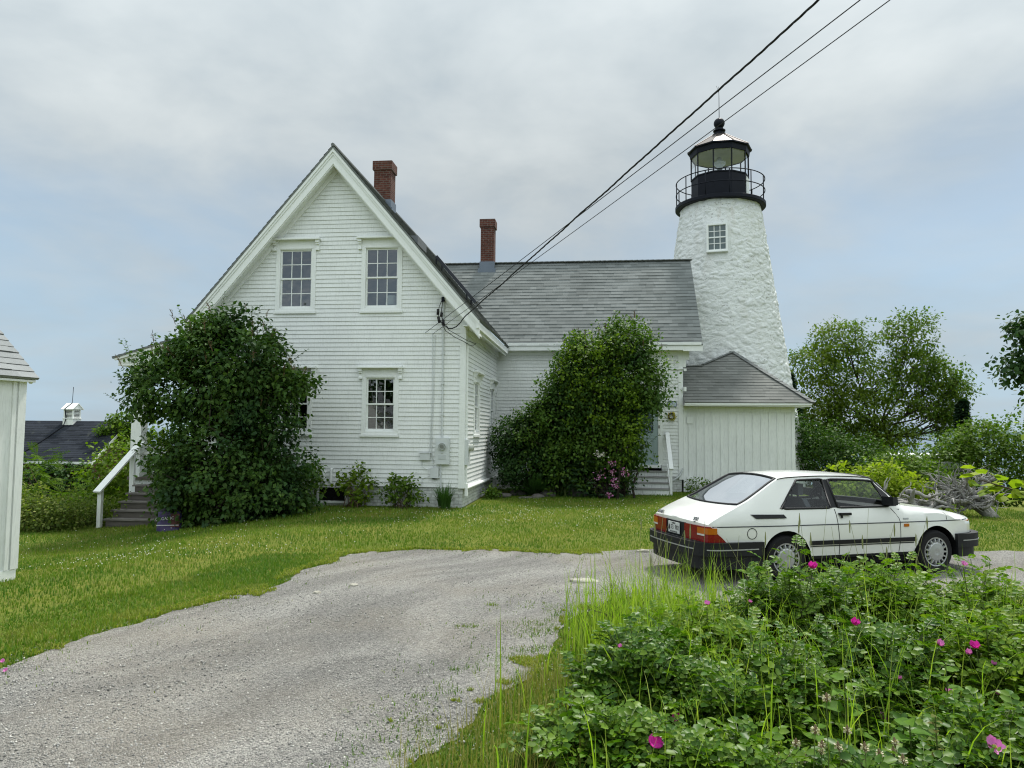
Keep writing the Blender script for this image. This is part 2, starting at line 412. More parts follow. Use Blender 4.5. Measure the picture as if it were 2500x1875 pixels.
# --- chimneys
def chimney(x0,x1,y0,y1,z0,z1,flz):
    mb=MB(); brickbox(mb,x0,x1,y0,y1,z0,z1-.30)
    o=mb.build('chimney',BRICK,house)
    m2=MB(); brickbox(m2,x0-.045,x1+.045,y0-.045,y1+.045,z1-.2995,z1); m2.face([(x0-.045,y0-.045,z1-.2997),(x1+.045,y0-.045,z1-.2997),(x1+.045,y1+.045,z1-.2997),(x0-.045,y1+.045,z1-.2997)][::-1])
    m2.box(x0+.06,x1-.06,y0+.06,y1-.06,z1,z1+.03)
    m2.build('chimney_cap',BRICK,o)
    m3=MB(); m3.box(x0-.03,x1+.03,y0-.03,y1+.03,z0,flz); m3.box(x0-.09,x1+.09,y0-.08,y0-.0305,flz-.45,flz-.28)
    m3.build('flashing',LEAD,o)
chimney(-3.93,-3.36,4.4,4.97,8.6,10.93,9.62)
chimney(-1.01,-.50,8.76,9.28,7.6,10.16,8.50)
# --- roof panel standing on the right slope
p=MB(); nx=Vector((SL,0,1)).normalized()
a=Vector((-1.28,1.55,roofh(-1.28)))+nx*.12; b=Vector((-.12,1.55,roofh(-.12)))+nx*.12
for off,th in ((0,.09),):
    q=[a,b,b+Vector((0,1.1,0)),a+Vector((0,1.1,0))]
    p.add([x for x in q]+[x+nx*th for x in q],[(3,2,1,0),(4,5,6,7),(0,1,5,4),(1,2,6,5),(2,3,7,6),(3,0,4,7)])
for y in (1.7,2.5): p.box(-1.2,-1.16,y,y+.05,roofh(-1.18)-.05,roofh(-1.18)+.2); p.box(-.3,-.26,y,y+.05,roofh(-.28)-.05,roofh(-.28)+.2)
p.build('roof_panel',plain('dark_panel',(.012,.014,.02),.3,.5),house)
# --- wing door
d=MB(); d.box(4.66,5.50,EW-.03,EW+.02,.90,1.98); d.box(4.66,4.82,EW-.03,EW+.02,1.9805,2.93); d.box(5.34,5.50,EW-.03,EW+.02,1.9805,2.93); d.box(4.82,5.34,EW-.03,EW+.02,2.80,2.93)
for u in (4.80,5.13):
    for bx in ((u,u+.24,1.10,1.125),(u,u+.24,1.80,1.825),(u,u+.025,1.1255,1.7995),(u+.215,u+.24,1.1255,1.7995)): d.box(bx[0],bx[1],EW-.042,EW-.0305,bx[2],bx[3])
dr=d.build('door',plain('grey_green_door',(.33,.42,.42),.5,.4,vary=.06),house)
g=MB(); g.face([(4.82,EW-.01,1.98),(5.34,EW-.01,1.98),(5.34,EW-.01,2.80),(4.82,EW-.01,2.80)]); g.build('door_glass',GLASS,dr)
g=MB()
for k in range(24):
    x=4.82+.52*k/24; yy=EW+.05+.015*(k%2); y2=EW+.05+.015*((k+1)%2)
    g.face([(x,yy,1.98),(x+.52/24,y2,1.98),(x+.52/24,y2,2.8),(x,yy,2.8)])
g.build('curtain',plain('door_curtain',(.30,.36,.36),.9,.1),dr)
g=MB(); g.box(4.60,5.60,EW+.10,EW+.8,.9,3.0); g.build('room_interior',DARKROOM,dr)
g=MB(); g.box(5.502,5.60,EW-.05,EW+.05,.88,3.05); g.box(4.56,4.658,EW-.05,EW+.05,.88,3.05); g.box(4.658,5.502,EW-.05,EW+.05,2.94,3.05); g.box(4.56,5.60,EW-.08,EW+.03,.80,.899); g.box(5.601,5.66,EW-.03,EW,.9,3.0)
g.build('door_frame',TRIM,dr)
g=MB(); g.tube([(4.71,EW-.03,1.93),(4.71,EW-.09,1.93)],.012,8); g.tube([(4.71,EW-.09,1.93),(4.80,EW-.09,1.93)],.011,8); g.build('handle',BLACK,dr)
g=MB(); g.box(5.52,5.55,EW-.065,EW-.051,2.13,2.23); g.build('doorbell',BLACK,dr)
# --- stoop in front of the wing door
s=MB(); sd=MB(); y0=4.98; ru=(EW-.1-y0)/4
for k in range(4):
    yf=y0+ru*k; zt=.17*(k+1)+.03
    s.box(4.52,5.74,yf,EW-.09-.001*k,zt-.165+ (0 if k else -.05),zt-.036)
    sd.box(4.50,5.76,yf-.03,yf+ru+.02 if k<3 else EW-.085,zt-.035,zt)
st=s.build('stoop',m_paint('worn_white_paint',(.80,.82,.80),.25),house); sd.build('tread',m_wood('worn_grey_tread',(.34,.34,.32),(.16,.16,.15),(2,18,18)),st)
h=MB(); h.bar((5.80,5.02,-.05),(5.80,5.02,.80),.07,.07,0,(0,1,0)); h.bar((5.80,4.95,.83),(5.80,EW-.06,1.98),.13,.045); h2=MB(); h2.bar((4.48,4.99,-.05),(4.48,4.99,.42),.05,.07,0,(0,1,0)); h2.build('stoop_post',TRIM,st)
h.bar((5.80,5.35,.2),(5.80,EW-.1,.9),.03,.09)
h.build('handrail',TRIM,st)
# --- porch on the left flank
PD=.30; PX0,PX1=-9.50,WL
p=MB(); p.box(PX0,PX1-.02,PD-.05,4.0,.56,.64); p.build('porch_deck',GREYWOOD,house)
p=MB(); p.box(PX0+.03,PX1-.05,PD+.02,3.9,-1.2,.555); p.build('porch_skirt',TRIM,house)
for xx in (-9.47,):
    for yy in (PD,3.6):
        p=MB(); p.box(xx,xx+.30,yy,yy+.30,.641,3.50); p.box(xx-.03,xx+.33,yy-.03,yy+.33,3.40,3.499); p.build('porch_post',TRIM,house)
p=MB()
p.box(PX0-.02,PX1-.03,PD+.0,PD+.26,3.5005,3.72); p.box(PX0-.02,PX0+.25,PD+.2605,4.0,3.5005,3.72)
p.box(-9.80,PX1-.03,PD-.20,4.2,3.7205,3.80)
for (d0,d1,o) in ((PD-.22,PD-.02,0.),):
    p.add([(x,d,z) for d in (d0,d1) for x,z in ((-9.78,3.8005),(PX1-.03,3.8005),(PX1-.03,4.62),(-9.78,3.90))],[(0,1,2,3),(7,6,5,4),(0,4,5,1),(1,5,6,2),(2,6,7,3),(3,7,4,0)])
p.add([(x,d,z) for d in (PD-.28,PD-.221) for x,z in ((-9.86,3.865),(PX1-.03,4.60),(PX1-.03,4.72),(-9.88,3.95))],[(0,1,2,3),(7,6,5,4),(0,4,5,1),(1,5,6,2),(2,6,7,3),(3,7,4,0)])
p.build('porch_cornice',TRIM,house)
L=math.hypot(3.05,.86)
roof_plane('porch_roof',house,(-9.93,PD-.30,3.952),(0,1,0),(3.05,0,.86),(-.86,0,3.05),L*.93,lambda v:0,lambda v:4.6,SHINGLE)
p=MB(); p.bar((-9.3,PD+.31,1.42),(-9.3,3.6,1.42),.06,.07); p.bar((-9.17,PD+.15,1.30),(WL,PD+.15,1.36),.05,.06)
for k in range(9): p.bar((-9.3,PD+.5+.36*k,.64),(-9.3,PD+.5+.36*k,1.39),.04,.04,0,(0,1,0))
p.build('porch_railing',TRIM,house)
s=MB(); tr=MB(); n=6; run=.29; ris=.195
for k in range(n):
    zt=.64-ris*(n-1-k)-.0; yf=PD-.05-run*(n-k)+run
    if k==n-1: break
    s.box(-9.06,-7.45,yf+.012*0,PD-.055-.002*k,zt-ris-(.45 if k==0 else 0),zt-.041)
    tr.box(-9.12,-7.40,yf-.035,yf+run+.01,zt-.04,zt)
ps=s.build('porch_steps',m_wood('grey_riser',(.14,.125,.11),(.085,.078,.07),(2,18,18)),house); tr.build('tread',m_wood('grey_tread',(.22,.205,.185),(.12,.11,.10),(2,18,18)),ps)
h=MB(); h.bar((-9.16,-1.30,-1.),(-9.16,-1.30,.40),.10,.10,0,(0,1,0)); h.bar((-9.16,-1.45,.36),(-9.16,.33,1.60),.20,.045); h.bar((-9.16,-.02,.40),(-9.16,-.02,1.34),.12,.09,0,(0,1,0))
h.build('handrail',TRIM,ps)
# --- meters, boxes and conduits on the walls
m=MB(); m.box(-.72,-.36,-.13,-.024,1.12,1.80)
em=m.build('electric_meter',PLASTIC,house)
m=MB(); m.tube([(-.54,-.13,1.58),(-.54,-.20,1.58)],.092,20); m.build('meter_dial',plain('meter_glass',(.42,.45,.43),.15,.6,vary=.5,scale=25),em)
m=MB(); m.tube([(-.54,-.2005,1.58),(-.54,-.203,1.58)],.05,16); m.box(-.58,-.50,-.206,-.2035,1.565,1.60); m.build('meter_face',plain('meter_face',(.20,.21,.19),.4),em)
m=MB(); m.box(-.64,-.44,-.137,-.1305,1.25,1.36); m.box(-.555,-.525,-.15,-.1305,1.40,1.43); m.build('meter_lid',plain('meter_lid',(.52,.55,.55),.5),em)
m=MB(); m.box(.034,.13,-.02,.26,1.10,1.76); m2=m.build('electric_meter',PLASTIC,house)
m=MB(); m.tube([(.13,.12,1.55),(.235,.12,1.55)],.095,18); m.tube([(.2355,.12,1.55),(.25,.12,1.55)],.06,14); m.build('meter_dial',plain('meter_rim',(.45,.47,.42),.3),m2)
m=MB(); m.box(-1.14,-.87,-.09,-.024,1.22,1.40); m.box(-1.16,-.85,-.10,-.024,1.4005,1.415); m.build('utility_box',PLASTIC,house)
m=MB(); m.box(-.85,-.64,-.10,-.024,.76,1.03); m.build('utility_box',PLASTIC,house)
m=MB(); m.box(-.80,-.70,-.085,-.025,.735,.7595); m.build('cable_entry',BLACK,house)
m=MB(); m.tube([(-.57,-.05,5.40),(-.57,-.05,1.80)],.022,8); m.tube([(-.58,-.05,1.12),(-.58,-.05,.50)],.018,8)
for z in (2.4,3.2,4.,4.7): m.box(-.61,-.53,-.075,-.024,z,z+.03)
m.build('conduit',PLASTIC,house)
m=MB(); m.tube([(-.86,-.04,4.55),(-.84,-.04,3.),(-.88,-.04,1.6),(-.90,-.05,1.3)],.009,6); m.tube([(-.79,-.04,4.5),(-.80,-.04,3.),(-.84,-.04,1.5),(-.78,-.05,1.02)],.008,6)
m.tube([(-1.1,-.04,1.22),(-1.08,-.05,1.05),(-1.0,-.05,1.0),(-.86,-.06,.95)],.006,5)
m.tube([(-.64,-.05,.9),(-1.05,-.04,.75),(-1.1,-.04,.55)],.005,5); m.build('conduit',PLASTIC,house)
m=MB(); m.tube([(.055,.09,4.25),(.055,.09,1.76)],.03,8); m.tube([(.055,.09,1.10),(.055,.09,.42)],.03,8); m.tube([(.06,.09,.50),(.06,6.2,.46)],.05,8)
m.box(.034,.10,.04,.16,.30,.62)
m.build('conduit',TRIM,house)
for xx in (-3.72,-3.52): m=MB(); m.tube([(xx,-.02,.86 if xx<-3.6 else .95),(xx,-.10,.86 if xx<-3.6 else .95),(xx,-.10,.6)],.035,8); m.build('vent_pipe',TRIM,house)
m=MB(); m.box(-2.97,-2.85,-.09,-.02,.80,.90); m.build('vent_cap',TRIM,house)
m=MB(); m.box(-.62,-.55,-.12,-.024,5.38,5.50); m.build('service_head',BLACK,house)
m=MB(); m.bar((5.98,EW-.06,4.13),(6.36,EW-.06,4.13),.03,.03); m.box(6.36,6.44,EW-.14,EW-.0,4.06,4.14); m.build('security_camera',TRIM,house)
m=MB(); m.tube([(6.38,EW-.10,3.38),(6.38,EW-.10,3.52)],.06,10); m.build('wall_lamp',TRIM,house)
m=MB(); m.tube([(5.90,EW-.06,.38),(6.0,EW-.1,.40),(6.2,EW-.12,.55),(6.32,EW-.10,.80)],.03,8); m.build('hose_pipe',PLASTIC,house)

# --- things hung on or standing in the house
sg=MB()
def sgp(x0,x1,z0,z1,y0,y1): sg.box(x0,x1,EW+y0,EW+y1,z0,z1)
sgn=empty('number_sign',hw(5.99,EW-.03,2.95),-PHI,'small pale house number plaque with a 1 on the clapboard beside the door','sign')
m=MB(); pts=[]
for cx,cz,a0 in ((.09,.05,0),(-.13,.05,90),(-.13,-.05,180),(.09,-.05,270)):
    for k in range(5): t=R(a0+90*k/4); pts.append((cx+.035*math.cos(t),0,cz+.035*math.sin(t)))
m.face([(x,-.012,z) for x,_,z in pts][::-1]); 
for i in range(len(pts)):
    a,b=pts[i],pts[(i+1)%len(pts)]; m.face([a,b,(b[0],-.012,b[2]),(a[0],-.012,a[2])])
m.build('plate',plain('plaque',(.50,.58,.66),.5),sgn)
m=MB(); m.tube([(x,-.016,z) for x,_,z in pts],.008,6,closed=True); m.build('rim',plain('plaque_rim',(.05,.08,.16),.5),sgn)
text_mesh('1',.13,plain('plaque_ink',(.03,.05,.10),.5),'numeral',sgn,Matrix.Translation((-.02,-.016,0))@Matrix.Rotation(R(90),4,'X'))
wr=empty('wreath',hw(5.95,EW-.05,2.54),-PHI,'small yellow and green flower wreath on the white clapboard by the door','wreath')
m=MB(); m.tube([(.10*math.cos(t),-.01,.10*math.sin(t)) for t in np.linspace(0,2*math.pi,20)[:-1]],.03,7,closed=True); m.build('ring',plain('wreath_twigs',(.06,.045,.03),.9),wr)
m=MB()
for k in range(60):
    t=random.uniform(0,6.28); r=.10+random.uniform(-.04,.045); x,z=r*math.cos(t),r*math.sin(t); a=random.uniform(0,6.28); q=.035
    y=-.03-random.uniform(0,.03)
    m.face([(x,y,z),(x+q*math.cos(a),y-.012,z+q*math.sin(a)),(x+1.3*q*math.cos(a+.6),y,z+1.3*q*math.sin(a+.6)),(x+q*math.cos(a+1.2),y-.012,z+q*math.sin(a+1.2))])
m.build('flowers',m_leaf('wreath_petals',[(.55,.42,.05),(.25,.30,.06),(.62,.50,.08),(.05,.07,.03)],.7,.2,.1),wr)
tl=empty('table_lamp',hw(-2.14,.55,5.0),-PHI,'table lamp with pale shade behind the glass of the upper window on the right','lamp')
m=MB(); m.lathe([(.10,0),(.10,.03),(.03,.06),(.07,.2),(.05,.32),(.015,.36),(.015,.42)],14); m.build('base',plain('lamp_base',(.25,.26,.26),.4),tl,30)
m=MB(); m.lathe([(.19,.40),(.14,.66)],20,cap0=False,cap1=False); m.build('lamp_shade',plain('lamp_shade',(.62,.62,.58),.9),tl,30)
cd=empty('candle',hw(-2.20,.22,1.95),-PHI,'thin white candle standing behind the lower right front window','candle')
m=MB(); m.lathe([(.05,0),(.05,.02),(.016,.04)],10); m.build('holder',BLACK,cd); m=MB(); m.lathe([(.012,.04),(.012,.22),(.003,.25)],8); m.build('wax',plain('candle_wax',(.7,.7,.66),.6),cd)

# ------------------------------------------------------------------ board and batten shed against the wing
hs=empty('entry_shed',HC,-PHI,'white board and batten annex with hipped shingle roof in front of the lighthouse','annex')
SY=EW+.06
m=MB(); m.box(6.345,9.94,SY,11.4,-.4,2.885)
k=0
while 6.5+.262*k<9.9:
    x=6.53+.262*k; m.box(x-.02,x+.02,SY-.022,SY-.0005,-.4,2.87); k+=1
m.box(9.86,9.965,SY-.03,SY+.02,-.4,2.87); m.box(6.346,6.42,SY-.028,SY-.0005,-.4,2.87); m.box(6.42,9.86,SY-.024,SY-.0005,2.70,2.87)
m.build('board_wall',WHITE,hs)
for bq in ((6.46,6.66,2.30,2.52),(6.45,6.67,.36,.52)): m=MB(); m.box(bq[0],bq[1],SY-.03,SY-.0245,bq[2],bq[3]); m.build('vent_hatch',TRIM,hs)
m=MB(); m.box(6.345,10.40,6.00,6.03,2.875,2.985); m.box(6.345,10.42,5.97,5.9995,2.92,2.985); m.box(10.37,10.40,6.0305,11.7,2.875,2.985); m.box(6.345,10.37,6.0305,SY,2.90,2.92); m.box(9.945,10.369,SY,11.5,2.90,2.92)
m.build('eave_trim',TRIM,hs)
ang=.70; Lp=2.82*math.sqrt(1+ang*ang); q=math.sqrt(1+ang*ang)
def hl(v):
    yy=v/q
    if yy<=1.95: return 6.345
    return min(8.4,7.0+(yy-1.95)*1.55)
roof_plane('roof',hs,(0,5.96,2.99),(1,0,0),(0,1,ang),(0,-ang,1),Lp,hl,lambda v:max(8.42,10.46-2.04*(v/Lp)),SHINGLE_B)
L2=math.hypot(2.04,1.97)
roof_plane('roof',hs,(10.46,5.96,2.99),(0,1,0),(-2.04,0,1.97),(1.97,0,2.04),L2,lambda v:2.82*v/L2,lambda v:5.7-2.82*v/L2+.02,SHINGLE_B)
roof_plane('roof',hs,(0,11.66,2.99),(1,0,0),(0,-1,ang),(0,ang,1),Lp,hl,lambda v:max(8.42,10.46-2.04*(v/Lp)),SHINGLE_B)
m=MB()
a=Vector((10.46,5.96,3.0)); b=Vector((8.42,8.78,4.97)); n=16
for k in range(n):
    p0=a.lerp(b,k/n); p1=a.lerp(b,(k+1)/n+.01); m.bar(p0+Vector((0,0,.02)),p1+Vector((0,0,.005)),.22,.018,0,(.3,-.5,1))
c2=Vector((7.2,8.0,4.42))
for k in range(6):
    p0=b.lerp(c2,k/6); p1=b.lerp(c2,(k+1)/6); m.bar(p0+Vector((0,0,.015)),p1+Vector((0,0,.015)),.2,.02)
m.bar((6.35,7.93,4.37),(7.2,7.95,4.38),.2,.03)
m.build('ridge_cap',CAPS,hs)

# ------------------------------------------------------------------ lighthouse
LX,LY=8.55,30.
lh=empty('lighthouse',(LX,LY,0),0,'white rubble stone lighthouse tower with black gallery and glazed lantern','lighthouse')
face=math.atan2(-LX,-LY)  # direction to camera in plan
tcam=math.atan2(-LY,-LX)
def trad(z): return 3.30-.152*z
n,mz=400,420; H=11.215
V=np.zeros((mz+1,n,3)); 
win_t=tcam-.06
for i in range(mz+1):
    z=-2.+(H+2.)*i/mz; r0=trad(z)
    for k in range(n):
        t=2*math.pi*k/n; px,py=r0*math.cos(t),r0*math.sin(t)
        q=Vector((px*2.3,py*2.3,z*4.1)); w1=noise.noise_vector(q*.6)*.45
        dd,cc=noise.voronoi(q+w1); b=min(1.,(dd[1]-dd[0])*2.6); cr=noise.cell(Vector(cc[0])*9.1)
        dz=.036*(b**.5)+.020*cr*b+.016*noise.noise(q*2.6)+.012*noise.noise(q*6)+.03*noise.noise(Vector((px*.7,py*.7,z*.7)))
        dt=(t-win_t+math.pi)%(2*math.pi)-math.pi
        if abs(dt*r0)<.58 and 8.65<z<10.4: dz=.02+dz*max(0,min(1,(abs(dt*r0)-.46)/.12)) if abs(dt*r0)<.58 else dz
        rr=r0+dz-.03; V[i,k]=(rr*math.cos(t),rr*math.sin(t),z)
idx=np.arange((mz+1)*n).reshape(mz+1,n); a=idx[:-1]; b=idx[1:]; a2=np.roll(a,-1,1); b2=np.roll(b,-1,1)
F=np.stack([a,a2,b2,b],-1).reshape(-1,4)
t=NT('whitewashed_stone'); v=t.obj()
n1=t.noise(v,2.6,6,.7); n2=t.noise(v,7.5,4,.7,(1,1,2.0)); gate=t.ramp(t.noise(v,.9,3),[(.42,0.),(.60,1.)])
sp=t.math('MULTIPLY',t.ramp(n2,[(.60,0.),(.63,.8)]),gate)
c=t.mix(t.ramp(n1,[(.3,0.),(.7,1.)]),(.70,.72,.70),(.80,.82,.80)); c=t.mix(t.ramp(t.noise(v,1.1,5,.7,(1,1,.4)),[(.55,0.),(.75,.35)]),c,(.50,.46,.38)); c=t.mix(sp,c,(.24,.23,.21))
sz=t.n('SeparateXYZ'); t.l(v,sz.inputs[0]); st_=t.math('MULTIPLY',t.ramp(t.noise(v,3.2,4,.6,(1,1,.09)),[(.54,0.),(.72,.55)]),t.math('MULTIPLY',t.math('SUBTRACT',sz.outputs[2],8.2),.4,True),True); c=t.mix(st_,c,(.46,.40,.32))
t.bsdf(c,.8,.25,t.bump(t.noise(v,16,6,.7,(1,1,1.6)),.045)); STONE=t.mat
npmesh('tower',V.reshape(-1,3),[F],STONE,lh,smooth=True)
# gallery
m=MB(); m.lathe([(1.4,11.19),(1.79,11.20),(1.81,11.22),(1.81,11.345),(1.79,11.36),(.6,11.37)],64); m.build('gallery',BLACK,lh,40)
m=MB(); RG=1.77
for zz in (11.86,12.34): m.tube([(RG*math.cos(x),RG*math.sin(x),zz) for x in np.linspace(0,2*math.pi,64)[:-1]],.022,6,closed=True)
for k in range(12):
    x=tcam+R(12+30*k); m.tube([(RG*math.cos(x),RG*math.sin(x),11.3),(RG*math.cos(x),RG*math.sin(x),12.34)],.022,6)
m.build('railing',BLACK,lh,True)
# lantern, ten sided
LRd=1.15; ph=tcam+R(-12)+math.pi*0
ang10=[ph+R(36*k) for k in range(10)]
m=MB(); m.lathe([(LRd,11.36),(LRd,12.44),(LRd+.03,12.45),(LRd+.03,12.50),(LRd-.08,12.505)],10,phase=ph); m.build('lantern_wall',BLACK,lh)
m=MB(); x=tcam+R(80); 
def lp(t,r,z): return (r*math.cos(t),r*math.sin(t),z)
dm=MB(); ta=ang10[2]+R(6); tb=ang10[3]-R(6)
fa=[lp(ang10[2],LRd+.012,11.42),lp(ang10[3],LRd+.012,11.42),lp(ang10[3],LRd+.012,12.4),lp(ang10[2],LRd+.012,12.4)]
pa=Vector(fa[0]).lerp(Vector(fa[1]),.12); pb=Vector(fa[0]).lerp(Vector(fa[1]),.88); nn=Vector((math.cos((ta+tb)/2),math.sin((ta+tb)/2),0))*.03; up=Vector((0,0,.96))
dm.add([pa,pb,pb+up,pa+up,pa+nn,pb+nn,pb+nn+up,pa+nn+up],[(3,2,1,0),(4,5,6,7),(0,1,5,4),(1,2,6,5),(2,3,7,6),(3,0,4,7)]); dm.build('lantern_hatch',TRIM,lh)
for x in ang10: m=MB(); m.tube([lp(x,LRd,12.45),lp(x,LRd,13.42)],.028,6); m.build('glazing_bar',BLACK,lh)
m=MB()
for k in range(10):
    a,b=ang10[k],ang10[(k+1)%10]; m.face([lp(a,LRd-.01,12.5),lp(b,LRd-.01,12.5),lp(b,LRd-.01,13.40),lp(a,LRd-.01,13.40)])
m.build('lantern_glass',m_glass('lantern_glass',.03,(.97,.98,.98)),lh)
m=MB(); m.lathe([(LRd+.03,13.38),(LRd+.045,13.40),(LRd+.07,13.60),(LRd+.15,13.62),(LRd+.15,13.66),(LRd+.10,13.67)],10,phase=ph,cap0=False); m.build('cornice',BLACK,lh)
m=MB(); m.lathe([(LRd-.02,13.401),(.05,13.402)],10,phase=ph,cap0=False); m.build('ceiling',plain('lantern_ceiling',(.62,.65,.66),.7),lh)
COPPER=plain('tarnished_copper',(.075,.060,.052),.5,.5,.5,vary=.35)
m=MB(); m.lathe([(LRd+.155,13.668),(.26,14.36)],10,phase=ph,cap0=False); m.build('lantern_roof',COPPER,lh)
for x in ang10: m=MB(); m.tube([lp(x,LRd+.155,13.68),lp(x,.26,14.37)],.018,5); m.build('roof_rib',COPPER,lh)
m=MB(); m.lathe([(.28,14.34),(.28,14.40),(.17,14.43),(.17,14.5),(.25,14.53),(.25,14.57),(.16,14.60),(.16,14.66)],20); m.build('vent_neck',BLACK,lh,30)
m=MB(); m.lathe([(.005 if abs(q)>89 else .225*math.cos(R(q)),14.87+.225*math.sin(R(q))) for q in range(-90,91,12)],22); m.build('vent_ball',BLACK,lh,True)
m=MB(); m.tube([(0,0,15.05),(0,0,16.0),(-.01,0,16.45)],[.016,.012,.006],6); m.tube([(-.01,0,16.2),(-.1,0,16.48)],.006,5); m.build('lightning_rod',BLACK,lh)
m=MB(); m.lathe([(.10,12.90),(.13,12.93),(.13,12.99),(.10,13.0),(.23,13.12),(.25,13.2),(.12,13.26),(.08,13.40)],20); m.build('lamp_lens',plain('lens',(.62,.66,.64),.25,.5),lh,True)
# window in the tower
cw=Vector((math.cos(win_t),math.sin(win_t),0)); uw=Vector((-cw.y,cw.x,0))
base=cw*(trad(9.0)+.0)
PT=lambda u,nn,z: base+uw*u+cw*nn+Vector((0,0,z))
def twin():
    x0,x1,z0,z1=-.33,.33,9.07,10.03
    f=MB(); f.box(x0-.065,x0,-.2,.11,z0-.06,z1+.065,PT); f.box(x1,x1+.065,-.2,.11,z0-.06,z1+.065,PT); f.box(x0,x1,-.2,.11,z1,z1+.065,PT); f.box(x0-.08,x1+.08,-.2,.14,z0-.10,z0-.0605,PT); f.box(x0,x1,-.2,.10,z0-.06,z0,PT)
    o=f.build('window',TRIM,lh); s=MB()
    for k in range(4):
        xx=x0+.66*k/3; s.box(xx-.014,xx+.014,.03,.06,z0,z1,PT)
    for k in range(5):
        zz=z0+.96*k/4; s.box(x0,x1,.032,.058 if k!=2 else .075,zz-.012-(.012 if k==2 else 0),zz+.012+(.012 if k==2 else 0),PT)
    s.build('sash',TRIM,o)
    g=MB(); g.face([PT(x0,.04,z0),PT(x1,.04,z0),PT(x1,.04,z1),PT(x0,.04,z1)]); g.build('pane',plain('tower_glass',(.10,.13,.13),.04,.6,vary=.05),o)
twin()
# ------------------------------------------------------------------ ground, road, sea
def axis(segs):
    out=[]
    for a,b,st in segs: out+=list(np.arange(a,b,st))
    return np.array(out+[segs[-1][1]])
gx=axis([(-420,-60,30),(-60,-16,4),(-16,16,.4),(16,60,4),(60,420,30)]); gy=axis([(-70,-4,6),(-4,30,.4),(30,60,2),(60,420,20)])
X,Y=np.meshgrid(gx,gy); Z=gz(X,Y)
idx=np.arange(X.size).reshape(X.shape); F=np.stack([idx[:-1,:-1],idx[:-1,1:],idx[1:,1:],idx[1:,:-1]],-1).reshape(-1,4)
t=NT('lawn_soil'); p=t.pos()
n=t.noise(p,.55,5,.6); n2=t.noise(p,9,5,.7); 
c=t.mix(t.ramp(n,[(.35,0.),(.65,1.)]),(.10,.135,.018),(.16,.165,.03)); c=t.mix(t.ramp(n2,[(.35,0.),(.75,.8)]),c,(.06,.075,.015))
t.bsdf(c,.95,.1,t.bump(n2,.03)); 
g=npmesh('ground',np.stack([X,Y,Z],-1).reshape(-1,3),[F],t.mat,None,True); tag(g,'grassy ground sloping down to the left and to the shore','ground',kind='structure')
# driveway outline (far edge left to right, near edge right to left)
FAR=[(-9.5,3.0),(-6.0,4.6),(-4.35,6.15),(-3.95,7.0),(-3.75,7.75),(-3.45,8.6),(-2.95,9.6),(-2.9,10.5),(-2.7,11.3),(-2.5,12.0),(-1.7,12.35),(-.4,12.5),(.6,12.2),(1.6,12.5),(2.6,12.8),(4.2,13.1),(6.2,13.0),(8.5,12.75),(11,12.6),(14,12.4)]
NEAR=[(14,9.6),(9,9.7),(6.5,9.3),(4.6,8.9),(3.2,8.8),(2.2,8.9),(1.35,9.0),(1.02,8.6),(.72,8.1),(.48,7.4),(.33,6.7),(.14,6.1),(-.06,5.7),(-.30,5.2),(-.48,4.75),(-.62,4.3),(-.9,3.4),(-1.3,1.5),(-1.6,-3),(-9.5,-3)]
def smooth_line(pts,step=.12):
    out=[]
    for i in range(len(pts)-1):
        p0=np.array(pts[max(i-1,0)]);p1=np.array(pts[i]);p2=np.array(pts[i+1]);p3=np.array(pts[min(i+2,len(pts)-1)])
        L=np.linalg.norm(p2-p1); k=max(2,int(L/step))
        for j in range(k):
            s=j/k; out.append(.5*((2*p1)+(-p0+p2)*s+(2*p0-5*p1+4*p2-p3)*s*s+(-p0+3*p1-3*p2+p3)*s**3))
    return out+[np.array(pts[-1])]
def rag(pl,amp):
    out=[]
    for q in pl:
        a=noise.noise(Vector((q[0]*1.7,q[1]*1.7,3)))*amp+noise.noise(Vector((q[0]*6,q[1]*6,7)))*amp*.6
        b=noise.noise(Vector((q[0]*1.7,q[1]*1.7,13)))*amp+noise.noise(Vector((q[0]*6,q[1]*6,17)))*amp*.6
        out.append((q[0]+a,q[1]+b))
    return out
OUT=rag(smooth_line(FAR),.16)+rag(smooth_line(NEAR),.13)
OUTN=np.array(OUT)
def inside(px,py,poly=OUTN):
    px=np.asarray(px);py=np.asarray(py); c=np.zeros(px.shape,bool); j=len(poly)-1
    for i in range(len(poly)):
        xi,yi=poly[i];xj,yj=poly[j]
        if yi!=yj:
            c^=((yi>py)!=(yj>py))&(px<(xj-xi)*(py-yi)/(yj-yi)+xi)
        j=i
    return c
def edge_dist(px,py,poly=OUTN):
    d=np.full(np.shape(px),9e9)
    for q in poly[::2]: d=np.minimum(d,(px-q[0])**2+(py-q[1])**2)
    return np.sqrt(d)
# gravel sheet: triangulated inside the ragged outline
from mathutils.geometry import delaunay_2d_cdt
gx,gy=np.meshgrid(np.arange(-9.4,14,.35),np.arange(-2.9,13.4,.35)); gxx=gx.ravel()+rng.uniform(-.08,.08,gx.size); gyy=gy.ravel()+rng.uniform(-.08,.08,gx.size)
k=inside(gxx,gyy)&(edge_dist(gxx,gyy)>.15)
pts=[Vector(q) for q in OUT]+[Vector((a,b)) for a,b in zip(gxx[k],gyy[k])]; nO=len(OUT)
rv,_,rf,_,_,_=delaunay_2d_cdt(pts,[(i,(i+1)%nO) for i in range(nO)],[],1,1e-5)
Vd=np.array([(q.x,q.y,gz1(q.x,q.y)+.012+.012*noise.noise(Vector((q.x*.9,q.y*.9,0)))) for q in rv]); F=np.array([f for f in rf if len(f)==3])
t=NT('gravel'); p=t.pos()
vo=t.n('TexVoronoi'); vo.inputs['Scale'].default_value=72; t.l(p,vo.inputs['Vector'])
